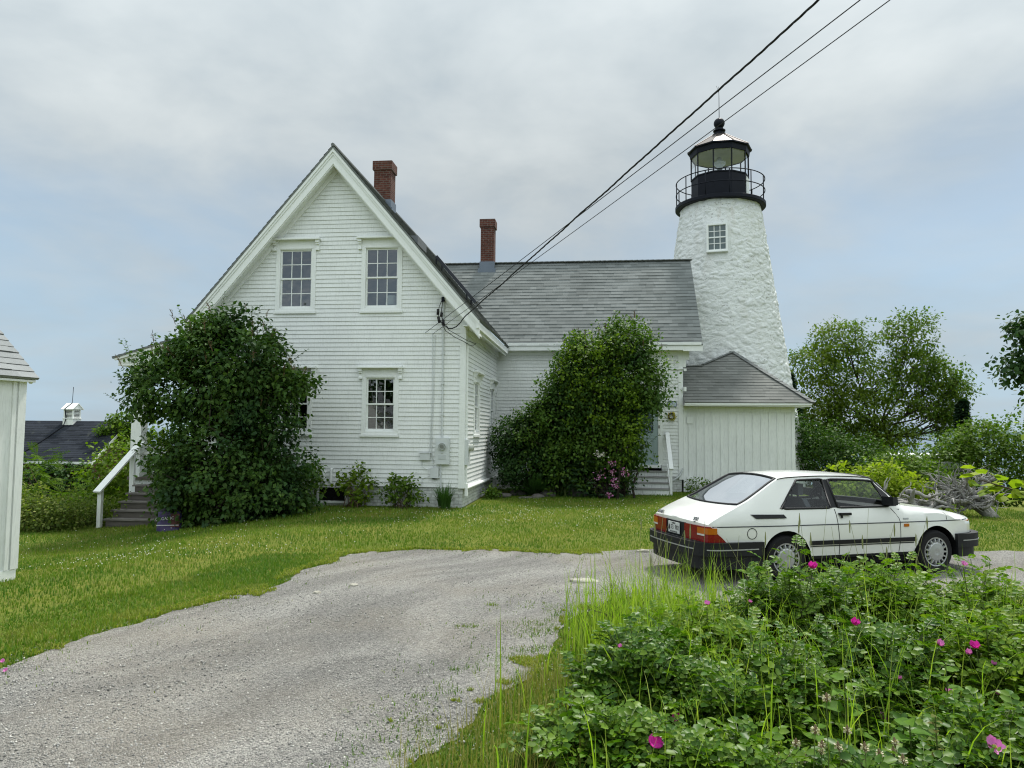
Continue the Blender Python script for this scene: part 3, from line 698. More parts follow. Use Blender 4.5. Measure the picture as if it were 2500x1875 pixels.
vo2=t.n('TexVoronoi'); vo2.inputs['Scale'].default_value=150; t.l(p,vo2.inputs['Vector'])
sep=t.n('SeparateColor'); t.l(vo.outputs['Color'],sep.inputs[0]); sep2=t.n('SeparateColor'); t.l(vo2.outputs['Color'],sep2.inputs[0])
lum=t.math('ADD',t.math('MULTIPLY',sep.outputs[0],.6),t.math('MULTIPLY',sep2.outputs[0],.4))
c=t.ramp(lum,[(.08,(.16,.157,.148)),(.40,(.34,.333,.308)),(.65,(.44,.428,.39)),(.95,(.60,.58,.53))])
m0=t.n('Mapping'); t.l(p,m0.inputs[0]); m0.inputs['Rotation'].default_value=(0,0,R(-58)); wv=t.n('TexNoise'); wv.inputs['Scale'].default_value=.25; t.l(p,wv.inputs['Vector']); va=t.n('VectorMath'); va.operation='MULTIPLY_ADD'; t.l(wv.outputs['Color'],va.inputs[0]); va.inputs[1].default_value=(2.5,2.5,0); t.l(m0.outputs[0],va.inputs[2]); mp=t.n('Mapping'); t.l(va.outputs[0],mp.inputs[0]); mp.inputs['Scale'].default_value=(.28,1.25,1)
big=t.noise(mp.outputs[0],.9,5,.6); c=t.mix(1.,c,t.ramp(big,[(.36,.66),(.62,1.10)]),'MULTIPLY')
c=t.mix(t.ramp(t.noise(mp.outputs[0],2.2,4,.7),[(.54,0.),(.70,.5)]),c,(.235,.225,.21))
c=t.mix(t.ramp(t.noise(p,.5,3),[(.45,0.),(.75,.45)]),c,(.38,.33,.25))
hgt=t.math('ADD',t.math('MULTIPLY',vo.outputs['Distance'],-1.),t.math('MULTIPLY',vo2.outputs['Distance'],-.5))
t.bsdf(c,.9,.2,t.bump(hgt,.035)); GRAVEL=t.mat
d=npmesh('driveway',Vd,[F],GRAVEL,None,True); tag(d,'pale grey gravel drive curving in front of the house','driveway',kind='structure')
# loose gravel
n=17000; x=rng.uniform(-5.5,2,n*2); y=4.2+rng.beta(1.1,2.6,n*2)*9; k=inside(x,y)|(edge_dist(x,y)<.22)&(rng.random(n*2)<.5); x=x[k][:n];y=y[k][:n]; n=len(x)
base=np.array([(1,0,0),(0,1,0),(-1,0,0),(0,-1,0),(0,0,.8),(0,0,-.8)],float)
S=(.004+.007*rng.random(n)**3)
Vv=base[None]*S[:,None,None]*rng.uniform(.6,1.5,(n,6,1)); th=rng.uniform(0,6.28,n); cth,sth=np.cos(th)[:,None],np.sin(th)[:,None]
Vv=np.stack([Vv[...,0]*cth-Vv[...,1]*sth,Vv[...,0]*sth+Vv[...,1]*cth,Vv[...,2]],-1)+np.stack([x,y,gz(x,y)+.014],-1)[:,None]
fo=np.array([(0,1,4),(1,2,4),(2,3,4),(3,0,4),(1,0,5),(2,1,5),(3,2,5),(0,3,5)])
t=NT('loose_stones'); c=t.ramp(t.n('NewGeometry').outputs['Random Per Island'],[(0,(.13,.128,.12)),(.4,(.31,.305,.285)),(.85,(.43,.42,.385)),(1,(.60,.58,.53))]); t.bsdf(c,.85,.25)
o=npmesh('gravel',Vv.reshape(-1,3),[(fo[None]+6*np.arange(n)[:,None,None]).reshape(-1,3)],t.mat); tag(o,'loose grey gravel stones scattered over the drive','gravel',kind='stuff')
# pale flat stones lying in the drive
def rock(name,loc,size,mat,seed,label,cat,group=None,flat=.5,lump=.35):
    bm=MB(); vs=[];fs=[];nu,nv=18,10
    for i in range(nv+1):
        ph=math.pi*i/nv-math.pi/2
        for k in range(nu):
            th=2*math.pi*k/nu; dv=Vector((math.cos(ph)*math.cos(th),math.cos(ph)*math.sin(th),math.sin(ph)))
            r=1+lump*noise.noise(dv*1.3+Vector((seed,0,0)))+.12*noise.noise(dv*4+Vector((seed,5,0)))
            vs.append((dv.x*r*size[0],dv.y*r*size[1],dv.z*r*size[2]))
    for i in range(nv):
        for k in range(nu): fs.append((i*nu+k,i*nu+(k+1)%nu,(i+1)*nu+(k+1)%nu,(i+1)*nu+k))
    bm.add(vs,fs); o=bm.build(name,mat,None,40); o.location=loc; tag(o,label,cat,group); return o
PALEST=plain('pale_stone',(.44,.42,.35),.85,.2,vary=.3,scale=9,bump=.01); FIELD=plain('field_stone',(.16,.15,.135),.9,.2,vary=.45,scale=7,bump=.02)
rock('stone',(.98,9.93,.02),(.20,.09,.035),PALEST,3,'pale flat triangular stone in the gravel at the edge of the tall grass','stone')
rock('stone',(-2.35,9.1,.02),(.045,.04,.02),PALEST,5,'small pale stone lying on the gravel nearest the left lawn','stone')
rock('stone',(-2.0,9.55,.02),(.055,.04,.02),PALEST,8,'small flat pale stone on the gravel beside another small stone','stone')
rock('stone',(2.2,12.4,.03),(.10,.05,.03),PALEST,9,'narrow pale stone at the far edge of the gravel behind the car bumper','stone')
bx=lambda s,d:hw(s,d,0)
rock('boulder',hw(2.83,3.9,.12),(.36,.26,.30),FIELD,21,'large rounded grey boulder under the rhododendron, biggest of the row','boulder','stones edging the flower bed',lump=.2)
rock('boulder',hw(1.98,3.75,.06),(.26,.2,.16),FIELD,22,'squat grey bed stone just left of the large rounded boulder','boulder','stones edging the flower bed')
rock('boulder',hw(1.68,3.2,.03),(.2,.13,.09),FIELD,23,'low slanted bed stone half sunk in the grass below the fern','boulder','stones edging the flower bed')
rock('boulder',hw(.62,3.2,.04),(.28,.16,.10),FIELD,24,'flat grey bed stone nearest the corner of the house','boulder','stones edging the flower bed')
rock('boulder',hw(1.0,3.9,.06),(.24,.16,.12),FIELD,25,'grey bed stone behind the flat one, left of the fern','boulder','stones edging the flower bed')
rock('boulder',hw(1.35,3.0,.0),(.22,.10,.06),FIELD,26,'thin flat stone in front of the fern at the lawn edge','boulder','stones edging the flower bed')
# sea and far shore
t=NT('sea_water'); t.bsdf((.03,.075,.12),.18,.5,t.bump(t.noise(t.pos(),.15,5),.4)); m=MB(); m.face([(-30000,150,-20),(30000,150,-20),(30000,30000,-20),(-30000,30000,-20)]); o=m.build('sea',t.mat); tag(o,'blue sea beyond the garden','sea',kind='structure')
t=NT('far_hills'); t.bsdf(t.mix(t.ramp(t.noise(t.pos(),.004,4),[(.3,0.),(.7,1.)]),(.05,.085,.075),(.08,.12,.11)),1,.1)
vs=[];fs=[]
xs=np.linspace(-1500,9500,120)
for i,x in enumerate(xs):
    h=70+70*noise.noise(Vector((x*.0006,1,0)))+25*noise.noise(Vector((x*.003,4,0))); h=max(h,6)*(.25+.75*sm(1200,4200,x))
    for yy,zz in ((7000,-20),(7600,-20+h*.55),(8400,-20+h),(9600,-25)): vs.append((x,yy,zz))
for i in range(len(xs)-1):
    for k in range(3): fs.append((i*4+k,i*4+4+k,i*4+5+k,i*4+1+k))
m=MB(); m.add(vs,fs); o=m.build('hills',t.mat,None,True); tag(o,'low wooded hills across the bay','hills',kind='structure')

# ------------------------------------------------------------------ left shed, board and batten
SA=math.atan2(.2527,.9676)    # wall runs towards the camera
sx,sy=-7.19,10.85
ls=empty('garden_shed',(sx,sy,gz1(sx,sy)),-SA,'white board and batten shed with grey shingle roof at the left border','shed')
# local: x = outward to the right, y = along the wall away from camera; corner at origin
e0=2.66+.29
m=MB(); m.box(-3.0,0,-6,0,-.35,e0)
for y in (-.16,-.62,-.86,-1.32,-1.78,-2.24,-2.70,-3.16): m.box(.0005,.022,y-.03,y+.03,.16,e0-.06)
m.box(.0005,.026,-.10,.024,.16,e0); m.box(-.10,-.0005,.0005,.024,.16,e0); m.box(.0005,.05,-6,-.105,e0-.0595,e0)
for y in (-.40,-1.1,-1.55): m.box(.0005,.004,y-.004,y+.004,.16,e0-.06)
m.build('board_wall',WHITE,ls)
m=MB(); m.box(.0005,.018,-6,.0,-.15,.155); m.build('skirt_board',TRIM,ls)
Q=Vector((-1,0,.94)).normalized(); Nn=Vector((.94,0,1)).normalized(); LL=2.3
roof_plane('roof',ls,(.13,-6.2,e0-.02),(0,1,0),Q,Nn,LL,lambda v:0,lambda v:6.33,SHINGLE_L,pitch=.14,t=.012,thick=.03,tab=.3)
Q2=Vector((1,0,.94)).normalized(); N2=Vector((-.94,0,1)).normalized()
roof_plane('roof',ls,(-3.2,-6.2,e0-.04),(0,1,0),Q2,N2,LL*.9,lambda v:0,lambda v:6.40,SHINGLE_L,pitch=.14,t=.012,thick=.03,tab=.3)
m=MB(); m.box(.02,.10,-6.1,.10,e0-.08,e0-.05); 
m.add([(x,y,z) for y in (.06,.10) for x,z in ((.10,e0-.05),(-1.35,e0+1.31),(-1.35,e0+1.16),(.03,e0-.10))],[(0,1,2,3),(7,6,5,4),(0,4,5,1),(1,5,6,2),(2,6,7,3),(3,7,4,0)])
m.build('eave_trim',TRIM,ls)
m=MB()
k=math.hypot(1.5,1.83); m.add([(-3,-.01,e0),(0,-.01,e0),(-1.5,-.01,e0+1.4)],[(0,1,2)]); m.build('gable_wall',WHITE,ls)

# ------------------------------------------------------------------ far brick cottage with dark roof and cupola
CX,CY=-22.35,40.; cz=-2.4
ct=empty('brick_cottage',(CX,CY,0),R(-9),'low brick cottage with dark slate roof and a white louvred cupola beyond the garden','cottage')
rz,ez_=2.36,.16
m=MB(); brickbox(m,-9,-.55,.35,5.3,-3.4,.22)
m.face([(-.55,.35,.22),(-.55,5.3,.22),(-.55,2.83,2.25)]); m.build('brick_wall',BRICK,ct)
dd=2.9; Lc=math.hypot(dd,rz-ez_)
roof_plane('roof',ct,(0,-.07,ez_),(1,0,0),(0,dd,rz-ez_),(0,-(rz-ez_),dd),Lc,lambda v:-9.3,lambda v:-.3,SLATE,.16,.012,.05,.9)
roof_plane('roof',ct,(0,-.07+2*dd,ez_),(1,0,0),(0,-dd,rz-ez_),(0,rz-ez_,dd),Lc,lambda v:-9.3,lambda v:-.3,SLATE,.16,.012,.05,.9)
m=MB(); m.box(-9.3,-.32,-.10,-.04,ez_-.16,ez_-.03)
for s in (1,-1):
    yb=-.07 if s>0 else -.07+2*dd
    m.add([(x,yb+s*k*dd,ez_+k*(rz-ez_)-o) for x in (-.42,-.27) for k,o in ((0,.02),(1,.02),(1,.2),(0,.2))],[(0,1,2,3),(7,6,5,4),(0,4,5,1),(1,5,6,2),(2,6,7,3),(3,7,4,0)])
m.build('eave_trim',TRIM,ct)
qx,qy=-4.0,2.83
def cb(mb,x0,x1,y0,y1,z0,z1): mb.box(qx+x0,qx+x1,qy+y0,qy+y1,z0,z1)
m=MB(); cb(m,-.33,.33,-.33,.33,1.9,2.48); cb(m,-.40,.40,-.46,.46,1.93,1.99); cb(m,-.36,.36,-.36,.36,2.4805,2.52); cup=m.build('cupola',TRIM,ct)
m=MB(); cb(m,-.28,.28,-.28,.28,2.521,3.0); m.build('louvre_core',DARKROOM,cup)
m=MB()
for x in (-.31,.23):
    for y in (-.31,.23): cb(m,x,x+.08,y,y+.08,2.5205,3.0)
cb(m,-.31,.31,-.31,.31,3.0005,3.07)
for k in range(6): cb(m,-.295,.295,-.295,.295,2.545+.078*k,2.585+.078*k)
m.build('louvre',TRIM,cup)
m=MB()
for s in (-1,1): m.add([(qx+x,qy+s*a,z) for x in (-.40,.40) for a,z in ((0,3.36),(.44,3.02),(.44,3.06),(0,3.41))],[(0,1,2,3),(7,6,5,4),(0,4,5,1),(1,5,6,2),(2,6,7,3),(3,7,4,0)])
m.add([(qx+.37,qy-.38,3.05),(qx+.37,qy+.38,3.05),(qx+.37,qy,3.36)],[(0,1,2)]); m.build('cupola_roof',TRIM,cup)
m=MB(); m.tube([(qx-.03,qy,3.38),(qx,qy,4.3),(qx+.01,qy,4.36)],.016,5); m.tube([(qx-.03,qy,3.42),(qx-.12,qy-.45,3.07),(qx-.12,qy-.33,2.5),(qx-.14,qy-.5,2.05),(qx-.5,1.3,1.25),(qx-1.1,.05,.30)],.03,5); m.build('lightning_rod',BLACK,ct)

# ------------------------------------------------------------------ overhead wires
def wire(name,pts,rad,label,twist=0):
    m=MB()
    if twist:
        P=[Vector(p) for p in pts]; L=0; path=[]
        for a,b in zip(P,P[1:]):
            n=max(2,int((b-a).length/.05))
            for k in range(n): path.append(a.lerp(b,k/n))
        path.append(P[-1])
        for s in (0,2*math.pi/3,4*math.pi/3):
            q=[]
            for i,p in enumerate(path):
                w=.024*noise.noise(Vector((i*.06,0,0))); t_=i*.05*2*math.pi/.55+s
                q.append(p+Vector((math.cos(t_)*twist,math.sin(t_)*twist*.3,math.sin(t_)*twist+w)))
            m.tube(q,rad,5)
    else: m.tube(pts,rad,6)
    o=m.build(name,CABLE,None,True); return tag(o,label,'cable')
def curve(a,b,sag,n=24):
    a=Vector(a);b=Vector(b); return [a.lerp(b,k/n)-Vector((0,0,sag*4*(k/n)*(1-k/n))) for k in range(n+1)]
def ext(a,b,k): 
    a=Vector(a);b=Vector(b); return a+(b-a)*k
E1=Vector(hw(.12,-.78,4.86)); F1=ext(E1,(3.386,8,6.866),1.45)
w1=curve(E1,F1,.03,60)[::-1]+[Vector(hw(*q)) for q in ((.02,-.74,4.74),(-.10,-.66,4.65),(-.24,-.55,4.61),(-.36,-.44,4.63))]
wire('overhead_cable',w1,.0075,'thick twisted black service cable running from the top edge down to the house corner',.009)
E2=Vector(hw(-1.055,-.04,4.563)); wire('overhead_cable',curve(E2,ext(E2,(3.856,8,6.87),1.45),.02,40),.0072,'thin straight black wire between the twisted cable and the lowest wire')
E3=Vector(hw(-.86,-.04,4.53)); wire('overhead_cable',curve(E3,ext(E3,(4.179,8,6.873),1.45),.03,40),.0065,'lowest thin black wire, passing just above the lantern ball of the lighthouse')
m=MB(); W=lambda *q:Vector(hw(*q))
m.tube([W(-.36,-.44,4.63),W(-.46,-.34,4.72),W(-.54,-.24,4.84),W(-.60,-.16,4.98),W(-.61,-.12,5.2),W(-.58,-.10,5.42)],.010,6)
m.tube([W(-.34,-.45,4.62),W(-.50,-.34,4.70),W(-.64,-.22,4.90),W(-.70,-.16,5.06),W(-.67,-.13,5.25),W(-.60,-.10,5.44)],.009,6)
m.tube([W(-.60,-.24,4.82),W(-.46,-.3,4.58),W(-.2,-.3,4.40),W(0,-.2,4.31),W(.07,.06,4.27)],.009,6)
m.tube([W(-.52,-.24,4.80),W(-.38,-.3,4.60),W(-.1,-.3,4.44),W(.1,-.15,4.33),W(.3,.0,4.27),W(.2,.03,4.22),W(.07,.07,4.25)],.008,6)
for a,b in (((-.70,-.16,5.02),(-.695,-.16,5.17)),((-.615,-.15,4.97),(-.60,-.14,5.08)),((-.64,-.22,4.80),(-.68,-.20,4.96)),((-.53,-.22,4.72),(-.545,-.20,4.88))): m.tube([W(*a),W(*b)],.036,8)
o=m.build('service_loop',CABLE,None,True); tag(o,'black drip loops and connectors of the service cable at the gable wall','cable loops')
# ------------------------------------------------------------------ car (local: x forward from rear axle, y left, z up)
car=empty('parked_car',(3.47,10.80,.012),.283,'white three-door hatchback with black bumpers parked on the gravel, rear towards the house','car')
t=NT('car_paint'); v=t.obj(); t.bsdf(t.mix(1.,(.74,.75,.72),t.ramp(t.noise(v,1.5,5),[(.3,.94),(.7,1.)]),'MULTIPLY'),.22,.5,coat=.6); PAINT=t.mat
RUB=plain('black_rubber',(.010,.011,.013),.55,.3,vary=.25,scale=6); TYRE=plain('tyre',(.012,.012,.013),.85,.3)
STRIP=plain('grey_strip',(.33,.34,.32),.5); CGLASS=m_glass('car_glass',.03,(.90,.95,.92),.01); RGLASS=m_glass('rear_glass',.68,(.35,.36,.35),.03)
DARKIN=plain('dark_interior',(.022,.023,.026),.85,.2); SEAT=plain('grey_seat',(.085,.09,.105),.9,.15)
SILV=plain('wheel_silver',(.42,.43,.43),.35,.5,.5)
T=[ # a_low, E(a,b,c), T(a,c)
(-1.13,(-1.13,.735,.775),(-1.20,.80)),(-1.05,(-1.06,.745,.825),(-1.12,.865)),(-.90,(-.92,.745,.895),(-1.0,.925)),(-.74,(-.76,.735,.965),(-.85,.97)),
(-.60,(-.62,.715,1.025),(-.72,1.005)),(-.53,(-.50,.70,1.075),(-.62,1.045)),(-.46,(-.38,.685,1.14),(-.46,1.125)),(-.38,(-.24,.66,1.215),(-.30,1.215)),(-.30,(-.10,.632,1.292),(-.12,1.315)),
(-.22,(.02,.612,1.348),(.03,1.392)),(-.14,(.16,.602,1.368),(.14,1.412)),(-.05,(.36,.598,1.378),(.30,1.428)),(.28,(.50,.597,1.383),(.45,1.433)),(.55,(.62,.597,1.386),(.60,1.437)),
(.755,(.735,.597,1.387),(.74,1.437)),(.86,(.83,.597,1.386),(.84,1.436)),(1.1,(1.06,.597,1.382),(1.07,1.43)),(1.35,(1.28,.596,1.374),(1.3,1.418)),(1.60,(1.46,.594,1.364),(1.50,1.40)),
(1.74,(1.57,.595,1.350),(1.64,1.378)),(1.84,(1.70,.632,1.235),(1.82,1.24)),(1.92,(1.84,.672,1.11),(1.99,1.105)),(2.0,(1.98,.712,.985),(2.15,.985)),(2.12,(2.10,.725,.955),(2.23,.968)),
(2.30,(2.30,.722,.935),(2.40,.952)),(2.52,(2.52,.714,.91),(2.62,.93)),(2.72,(2.72,.703,.882),(2.85,.90)),(2.95,(2.95,.69,.845),(3.09,.862)),(3.10,(3.10,.675,.815),(3.24,.83)),(3.22,(3.22,.655,.785),(3.35,.795)),(3.31,(3.30,.63,.755),(3.42,.760))]
A=np.array([[r[0],*r[1],*r[2]] for r in T]); SUB=4; nT=len(A)
fine=[]
for i in range(nT-1):
    p0,p1,p2,p3=A[max(i-1,0)],A[i],A[i+1],A[min(i+2,nT-1)]
    for j in range(SUB):
        s=j/SUB; cr=.5*((2*p1)+(-p0+p2)*s+(2*p0-5*p1+4*p2-p3)*s*s+(-p0+3*p1-3*p2+p3)*s**3); fine.append(.5*cr+.5*(p1+(p2-p1)*s))
fine.append(A[-1]); fine=np.array(fine); NC=len(fine)
def Wd(a): return float(np.interp(a,[-1.14,-1.05,-.9,-.6,0,1.,2.3,2.8,3.0,3.15,3.26,3.34],[.735,.765,.785,.812,.838,.846,.838,.812,.785,.752,.70,.64]))
def bside(a,c):
    b=Wd(a)
    if c<.46: b-=.05*((.46-c)/.16)**1.5
    if c>.74: b-=.055*((c-.74)/.22)**2
    # wheel-arch flare
    for ac in (0,2.51):
        d=math.hypot(a-ac,c-.31)
        if .36<d<.50: b+=.012*(1-(d-.36)/.14)
    return b
SILL=.30
def botz(a):
    z=SILL
    for ac in (0,2.51):
        if abs(a-ac)<.372: z=max(z,.31+math.sqrt(.372**2-(a-ac)**2))
    if a<-.372: z=max(z,.36)
    if a>2.88: z=max(z,.40)
    return z
TG=[0,None,.745,.86,.968,None,None]; G=[0,.35,.66,.80,.90,.965,1]
top_t=[0,.03,.085,.30,.55,.78,1.]
rows=[];tops=[]
for k in range(NC):
    al,ea,eb,ec,ta,tc=fine[k]; z0=botz(al); r=[]
    gt=ec-.040
    tg=[z0,z0+(.745-z0)*.5,.745,.86,.968,gt,ec]
    for i in range(7):
        c=min(tg[i],z0+(ec-z0)*G[i]) if i<6 else ec
        if c<=.97:
            s=max(0,(c-.70)/(ec-.70)) if ec<1.05 else 0
            a=al+(ea-al)*max(0,s)
        else: a=al+(ea-al)*(c-.968)/(ec-.968)
        r.append([a,None,c])
    c3=r[3][2]; b3=bside(al,c3)
    for i in range(7):
        c=r[i][2]
        if i<=3: r[i][1]=bside(al,c)
        else:
            s=(c-c3)/max(1e-4,ec-c3); r[i][1]=b3+(eb-b3)*(s**1.15)
    if k in (0,): pass
    rows.append(r)
    tt=[]
    for q in top_t:
        f=1-(1-q)**2; tt.append([ea+(ta-ea)*f,eb*(1-q),ec+(tc-ec)*f])
    tops.append(tt)
def sidewin(k,i):
    K=k/SUB
    if i!=4: return 0
    if 11<=K<14: return 1
    if 15<=K<19: return 2
    return 0
def topwin(k,i):
    K=k/SUB
    if i>=2 and 4<=K<9: return 3
    if i>=1 and 19<=K<22: return 4
    return 0
body=MB(); wins={(k,q):MB() for k in (1,2,3,4) for q in (0,1)}; black={0:MB(),1:MB()}
def put(mb,q,mir):
    pts=[(a,(-b if not mir else b),c) for a,b,c in q]
    mb.face(pts if not mir else pts[::-1])
for mir in (0,1):
    for k in range(NC-1):
        for i in range(6):
            q=[rows[k][i],rows[k+1][i],rows[k+1][i+1],rows[k][i+1]]
            wv=sidewin(k,i); K=k/SUB
            tgt=wins[(wv,mir)] if wv else (black[mir] if i==4 and (14<=K<15 or 19<=K<20.5) else body)
            put(tgt,q,mir)
        for i in range(6):
            q=[tops[k][i],tops[k+1][i],tops[k+1][i+1],tops[k][i+1]]
            wv=topwin(k,i); put(wins[(wv,0)] if wv else body,q,mir)
# rear and nose panels
def cap_end(k,bulge,flip):
    r=rows[k]; n=10; lines=[]
    for i in range(7):
        a,b,c=r[i]; L=[]
        for j in range(n+1):
            s=1-2*j/n; L.append((a+bulge*(1-s*s),-b*s,c+ (T[0][2][1]-.775 if k==0 else .005)*(1-s*s)*(i/6)))
        lines.append(L)
    for i in range(6):
        for j in range(n):
            q=[lines[i][j],lines[i][j+1],lines[i+1][j+1],lines[i+1][j]]
            body.face(q if flip else q[::-1])
cap_end(0,-.07,False); cap_end(NC-1,.11,True)
def weld(o,d=.0008):
    import bmesh
    bm=bmesh.new(); bm.from_mesh(o.data); bmesh.ops.remove_doubles(bm,verts=bm.verts,dist=d); bmesh.ops.recalc_face_normals(bm,faces=bm.faces); bm.to_mesh(o.data); bm.free()
    o.data.polygons.foreach_set('use_smooth',np.ones(len(o.data.polygons),bool)); o.data.set_sharp_from_angle(angle=R(42)); return o
bo=weld(body.build('body',PAINT,car)); [weld(black[q].build('window_pillar',RUB,car)) for q in (0,1)]
for k,nm,mt in ((1,'quarter_window',CGLASS),(2,'door_window',CGLASS),(3,'rear_window',RGLASS),(4,'windscreen',CGLASS)):
    for q in (0,1):
        if wins[(k,q)].f: weld(wins[(k,q)].build(nm,mt,car))
# rubber seals round each window
m=MB()
def loopside(k0,k1,mir):
    s=-1 if not mir else 1
    pts=[rows[k][4] for k in range(k0,k1+1)]
    up=[rows[k][5] for k in range(k1,k0-1,-1)]
    return [(a,s*b,c) for a,b,c in pts+up]
for mir in (0,1):
    for k0,k1 in ((11*SUB,14*SUB),(15*SUB,19*SUB)): m.tube(loopside(k0,k1,mir),.017,6,closed=True)
for k0,k1,i in ((4*SUB,9*SUB,2),(19*SUB,22*SUB,1)):
    pts=[tops[k][i] for k in range(k0,k1+1)]+[tops[k1][j] for j in range(i+1,7)]
    L=[(a,-b,c) for a,b,c in pts]; L+=[(a,b,c) for a,b,c in pts[::-1][1:]]
    back=[tops[k0][j] for j in range(i+1,7)]
    L+=[(a,b,c) for a,b,c in back]+[(a,-b,c) for a,b,c in back[::-1][1:]]
    m.tube(L,.020,6,closed=True)
m.build('window_seal',RUB,car,True)
# trim lines following the side
def colpt(k,c):
    r=rows[k]
    if c<=r[0][2]: return r[0][0],bside(fine[k][0],c)
    for i in range(6):
        if r[i][2]<=c<=r[i+1][2]+1e-6:
            f=(c-r[i][2])/max(1e-5,r[i+1][2]-r[i][2]); return r[i][0]+(r[i+1][0]-r[i][0])*f,r[i][1]+(r[i+1][1]-r[i][1])*f
    return r[6][0],r[6][1]
def sl(a,c,o=.003):
    pr=colpt(0,c)
    for k in range(1,NC):
        q=colpt(k,c)
        if pr[0]<=a<=q[0]:
            f=(a-pr[0])/max(1e-5,q[0]-pr[0]); return (a,-(pr[1]+(q[1]-pr[1])*f+o),c)
        pr=q
    return (a,-(bside(a,c)+o),c)
def band(name,a0,a1,c0,c1,off,mat,both=True,n=40,slope=0.,parent=car):
    for s in ((1,-1) if both else (1,)):
        m=MB()
        for k in range(n):
            q=[]
            for aa,cc in ((k,0),(k+1,0),(k+1,1),(k,1)):
                a=a0+(a1-a0)*aa/n; c=(c0,c1)[cc]+slope*(aa/n); x,y,z=sl(a,c,off); q.append((x,s*y,z))
            m.face(q if s>0 else q[::-1])
            for cc,fl in ((0,0),(1,1)):
                e=[]
                for aa,of in ((k,0),(k+1,0),(k+1,off),(k,off)):
                    a=a0+(a1-a0)*aa/n; c=(c0,c1)[cc]+slope*(aa/n); x,y,z=sl(a,c,of); e.append((x,s*y,z))
                m.face(e if fl else e[::-1])
        m.build(name,mat,parent)
band('belt_stripe',-1.08,3.20,.742,.754,.004,plain('stripe',(.012,.014,.03),.4))
band('rub_strip',.355,2.12,.478,.535,.016,RUB); band('rub_strip',.36,2.11,.452,.464,.006,RUB)
band('sill_trim',.36,2.13,.285,.325,.004,RUB)
def tubes(name,pts,r,closed=False):
    m=MB(); m.tube(pts,r,5,closed=closed); m.build(name,RUB,car)
for s in (1,-1):
    def S(a,c,o=.0015): x,y,z=sl(a,c,o); return (x,s*y,z)
    tubes('panel_gap',[S(.80+(.95-c)*.1,c) for c in np.linspace(.95,.33,14)],.005)
    tubes('panel_gap',[S(1.875,c) for c in np.linspace(.33,.745,10)]+[S(1.86,.80),S(1.80,.88),S(1.75,.945)],.0042)
    tubes('panel_gap',[S(2.72-.02*(c-.75),c) for c in np.linspace(.76,.86,5)],.004)
    tubes('fuel_flap',[S(-.52+.07*math.cos(x),.655+.07*math.sin(x),.002) for x in np.linspace(0,6.283,25)[:-1]],.0045,True)
    tubes('roof_gutter',[(tops[k][0][0],s*-tops[k][0][1]*1.004,tops[k][0][2]+.006) for k in range(9*SUB,19*SUB+1)],.007)
# vent behind the quarter window
for s in (1,-1):
    m=MB()
    for k in range(12):
        q=[]
        for (u,z) in ((k,1),(k+1,1),(k+1,0),(k,0)):
            f_=u/12; x,y,zz=sl((-.53+.50*f_) if z else (-.45+.46*f_),(.905-.008*f_) if z else .848,.013); q.append((x,s*y,zz))
        m.face(q if s<0 else q[::-1])
    m.build('air_vent',RUB,car)
for s in (1,-1):
    m=MB()
    a=Vector(sl(.86,.885,.03)); b=Vector(sl(1.03,.885,.03)); a.y*=s; b.y*=s; m.bar(a,b,.03,.034); m.bar(a-Vector((0,s*-.03,0)),a,.03,.03); m.bar(a+Vector((.02,0,-.02)),a+Vector((.02,0,-.055)),.02,.02,0,(1,0,0))
    m.build('door_handle',RUB,car)
for s in (1,-1):
    m=MB()
    m.add([(x,s*y,z) for x,y,z in ((1.63,-.76,.985),(1.63,-.98,1.0),(1.63,-.97,1.115),(1.63,-.77,1.11),(1.76,-.77,.985),(1.73,-.96,1.0),(1.73,-.95,1.105),(1.76,-.77,1.10))],[(0,1,2,3),(7,6,5,4),(0,4,5,1),(1,5,6,2),(2,6,7,3),(3,7,4,0)])
    m.build('wing_mirror',RUB,car)
AMB=plain('amber_lens',(.48,.13,.010),.2,.5,vary=.25,scale=60); REDL=plain('red_lens',(.24,.008,.012),.2,.5,vary=.4,scale=50); CLR=plain('clear_lens',(.62,.60,.58),.2,.5)
for s in (1,-1):
    m=MB()
    p0=[sl(a,c,.010) for a,c in ((1.935,.685),(2.02,.685),(2.02,.725),(1.935,.725))]; p0=[(x,s*y,z) for x,y,z in p0]; p1=[(x,y*.98,z) for x,y,z in p0]
    m.add(p0+p1,[(0,1,2,3),(0,4,5,1),(1,5,6,2),(2,6,7,3),(3,7,4,0)])
    m.build('side_marker',AMB,car)
for s in (1,-1):
    m=MB()
    p0=[sl(a,c,.006) for a,c in ((1.93,.785),(2.02,.785),(2.02,.806),(1.93,.806))]; p0=[(x,s*y,z) for x,y,z in p0]; p1=[(x,y*.99,z) for x,y,z in p0]
    m.add(p0+p1,[(0,1,2,3),(0,4,5,1),(1,5,6,2),(2,6,7,3),(3,7,4,0)])
    m.build('wing_badge',SILV,car)
